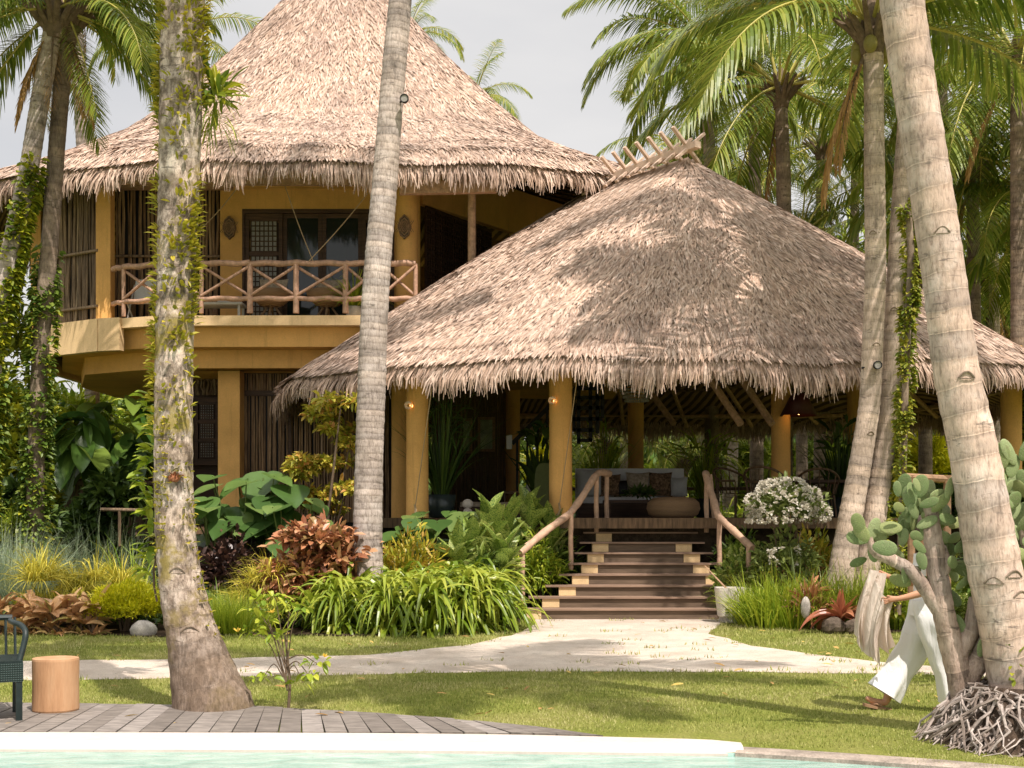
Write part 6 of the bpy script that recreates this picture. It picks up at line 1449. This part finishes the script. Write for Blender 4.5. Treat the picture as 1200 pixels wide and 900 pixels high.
def clothtube(m, pts, rx, ry, seg=28, fold=.06, open_=True, ph=0):
    # pts: centreline (top to hem); ellipse radii rx (walk direction) and ry (depth)
    n = 30; Pp = smoothp(pts, n, 2); a = np.interp(np.linspace(0,1,n), np.linspace(0,1,len(rx)), rx); b = np.interp(np.linspace(0,1,n), np.linspace(0,1,len(ry)), ry); th = np.linspace(0, 2*PI, seg+1)[:-1]
    tg = nrm(np.gradient(Pp, axis=0)); A = []
    for i in range(n):
        f = i/(n-1); sx = nrm(np.cross((0,1,0), tg[i])); row = []
        for t_ in th:
            w_ = 1+fold*(.4+f)*math.sin(5*t_+ph+f*3)+fold*.6*math.sin(3*t_-f*7+ph)+fold*.35*math.sin(f*22+2*t_)*(1-f*.5); row.append(Pp[i]+sx*a[i]*w_*math.cos(t_)+PA([0,1,0])*b[i]*w_*math.sin(t_))
        A.append(row)
    A = PA(A); m.grid(A, close=True); m.grid((A[::-1]-Pp[::-1][:, None])*.965+Pp[::-1][:, None], close=True)
m = MB()
clothtube(m, [q(1088,702,10.92), q(1082,730,10.95), q(1070,758,10.95), q(1053,786,10.95), q(1036,812,10.95)], [.13,.15,.13,.12,.15], [.10,.11,.09,.095,.125], ph=1, fold=.11)
clothtube(m, [q(1087,702,10.80), q(1092,730,10.76), q(1102,765,10.75), q(1110,792,10.77), q(1118,818,10.78)], [.13,.13,.105,.095,.12], [.11,.12,.10,.10,.11], ph=3, fold=.11)
clothtube(m, [q(1089,692,10.85), q(1087,704,10.85), q(1086,722,10.85)], [.105,.135,.145], [.135,.165,.17], fold=.02)
m.build('trousers', M['trouser'], person, smooth=True)
m = MB(); clothtube(m, [q(1089,648,10.85), q(1090,668,10.85), q(1089,688,10.85), q(1089,698,10.85)], [.115,.14,.125,.13], [.17,.19,.155,.16], fold=.03)
m.build('blouse', M['white_cloth'], person, smooth=True)
m = MB(); m.ell(q(1081,619), (.10,.095,.115), 16, 10); m.ell(q(1088,630), (.07,.08,.13), 12, 8); m.build('hair', flat('dark_brown_hair', (.05,.028,.018), .5, .4), person, smooth=True)
# face details
m = MB()
for s_ in (-1, 1): m.ell(q(1074,621)+PA([-.028,s_*.032,-.005]), (.008,.012,.008), 8, 6)
m.build('eyes', M['black'], person); m = MB(); m.ell(q(1072,623.5)+PA([-.02,0,-.005]), (.018,.012,.02), 8, 6); m.build('nose', M['skin'], person, smooth=True)
for (px, py, dd, a) in ((1029,829,10.95,.20),(1112,829.5,10.78,-.1)):
    m = MB(); c = q(px, py, dd); s_ = sup(0,0,.135,.05,2.6,26); ca, sa = math.cos(a), math.sin(a)
    top_ = [(c[0]+x*ca, c[1]+y, c[2]+.012-x*sa) for x, y in s_]; bot = [(x, y, z-.024) for x, y, z in top_]; m.add(top_+bot, [(i, 26+i, 26+(i+1)%26, (i+1)%26) for i in range(26)]); m.ngon(top_); m.ngon(bot[::-1])
    m.tube([c+PA([-.06,0,.03]), c+PA([-.02,-.05,.035]), c+PA([.02,-.055,.02])], .008, 6); m.tube([c+PA([-.06,0,.03]), c+PA([-.02,.05,.035]), c+PA([.02,.055,.02])], .008, 6)
    m.build('sandal', flat('tan_leather', (.36,.21,.12), .6, .3), person)
# cloth held out in both hands
t = NT('cream_cotton_cloth'); nz = t.noise(t.mapping(t.coord('Object'), (10,10,3)), 2, 4, .6, 1); M['cloth'] = t.bsdf(t.ramp(nz, [(.68,.56,.46),(.84,.74,.64)]), .9, .1, t.bump(nz, .7, .04), transl=.25)
def drape(m, top, bot, folds, amp, lift, ph):
    nu, nv = 26, 44; A = []
    for i in range(nu):
        f = i/(nu-1); row = []
        for j in range(nv):
            g = j/(nv-1); tp = PA(top[0])+(PA(top[1])-PA(top[0]))*g; bt = PA(bot[0])+(PA(bot[1])-PA(bot[0]))*g
            p = tp+(bt-tp)*(f**.92); p = p+PA([.35*amp*math.cos(g*folds*PI*2+ph), amp*(.2+1.3*f)*math.sin(g*folds*PI*2+ph+f*1.6+.5*math.sin(g*7)), -.09*f*abs(math.sin(g*PI*folds*.7+ph))]); p = p+PA([-.04*math.sin(f*3)+.03*f*math.sin(g*11+ph), 0, 0]); p = (p); row.append(p)
        A.append(row)
    m.grid(PA(A))
m = MB()
drape(m, (q(1018,666,10.86), q(1041,674,10.9)), (q(1002,744,10.80), q(1036,770,10.92)), 2.5, .055, 0, 0)
drape(m, (q(1036,699,10.66), q(1047,701,10.7)), (q(1022,762,10.66), q(1050,752,10.72)), 2, .045, 0, 1.5)
drape(m, (q(1021,666,10.82), q(1036,699,10.68)), (q(1005,748,10.78), q(1030,766,10.72)), 2.5, .04, 0, 2.2)
tag(m.build('held_cloth', M['cloth'], origin=q(1030,664,10.9), smooth=True), 'cream cloth hanging from the outstretched hands of the walking person', 'cloth')
# ------------------------------------------------------------------ camera, sun, sky
cam = bpy.data.cameras.new('camera'); co = bpy.data.objects.new('camera', cam); COL.objects.link(co)
co.location = (0, 0, CH); co.rotation_euler = (PI/2, 0, 0); cam.lens = 45; cam.sensor_width = 36; cam.shift_y = 155/1200; cam.clip_end = 2000
SC.camera = co
EL = math.radians(59); AZX, AZY = .50, -.87
hl = math.hypot(AZX, AZY); S_ = Vector((AZX/hl*math.cos(EL), AZY/hl*math.cos(EL), math.sin(EL)))
sl = bpy.data.lights.new('sun', 'SUN'); sl.energy = 4.0; sl.angle = math.radians(.53); sl.color = (1, .915, .85)
so = bpy.data.objects.new('sun', sl); COL.objects.link(so); so.rotation_euler = S_.to_track_quat('Z', 'Y').to_euler(); so.location = (5,-10,30)
w = bpy.data.worlds.new('World'); SC.world = w; w.use_nodes = True; nt = w.node_tree; nt.nodes.clear()
out = nt.nodes.new('ShaderNodeOutputWorld'); bg = nt.nodes.new('ShaderNodeBackground'); sky = nt.nodes.new('ShaderNodeTexSky')
sky.sky_type = 'NISHITA'; sky.sun_disc = False; sky.sun_elevation = EL; sky.sun_rotation = math.atan2(S_.x, S_.y); sky.dust_density = 3; sky.air_density = 1.0; sky.ozone_density = 1
tc = nt.nodes.new('ShaderNodeTexCoord'); mp = nt.nodes.new('ShaderNodeMapping'); mp.inputs['Scale'].default_value = (1, 1, 3); nt.links.new(tc.outputs['Generated'], mp.inputs[0])
nz = nt.nodes.new('ShaderNodeTexNoise'); nz.inputs['Scale'].default_value = 2.2; nz.inputs['Detail'].default_value = 5; nt.links.new(mp.outputs[0], nz.inputs[0])
cr = nt.nodes.new('ShaderNodeValToRGB'); cr.color_ramp.elements[0].position = .25; cr.color_ramp.elements[1].position = .55; cr.color_ramp.elements[0].color = (.8,.8,.8,1); cr.color_ramp.elements[1].color = (.97,.97,.97,1)
nt.links.new(nz.outputs[0], cr.inputs[0])
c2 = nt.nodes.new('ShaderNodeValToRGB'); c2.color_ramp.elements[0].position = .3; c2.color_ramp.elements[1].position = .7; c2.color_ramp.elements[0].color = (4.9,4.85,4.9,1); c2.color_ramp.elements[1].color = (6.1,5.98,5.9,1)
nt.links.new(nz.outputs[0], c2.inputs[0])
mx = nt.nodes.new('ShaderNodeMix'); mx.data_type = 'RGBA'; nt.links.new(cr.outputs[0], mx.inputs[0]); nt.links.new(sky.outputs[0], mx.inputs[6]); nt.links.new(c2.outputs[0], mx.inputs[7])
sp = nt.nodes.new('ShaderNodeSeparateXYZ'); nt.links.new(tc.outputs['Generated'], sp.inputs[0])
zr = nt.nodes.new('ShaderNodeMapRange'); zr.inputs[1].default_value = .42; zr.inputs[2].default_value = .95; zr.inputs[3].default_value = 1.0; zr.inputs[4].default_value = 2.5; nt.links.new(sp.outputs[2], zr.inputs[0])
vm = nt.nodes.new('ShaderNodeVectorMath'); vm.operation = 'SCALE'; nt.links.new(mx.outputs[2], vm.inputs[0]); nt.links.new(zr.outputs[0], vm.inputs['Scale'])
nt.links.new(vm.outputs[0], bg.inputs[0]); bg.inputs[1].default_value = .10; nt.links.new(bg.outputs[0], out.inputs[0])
SC.view_settings.view_transform = 'Standard'; SC.view_settings.look = 'None'; SC.view_settings.exposure = .53; SC.view_settings.gamma = 1; SC.view_settings.use_curve_mapping = False
SC.render.resolution_x = 1024; SC.render.resolution_y = 768
SC.cycles.max_bounces = 6; SC.cycles.diffuse_bounces = 3; SC.cycles.transmission_bounces = 4; SC.cycles.transparent_max_bounces = 6
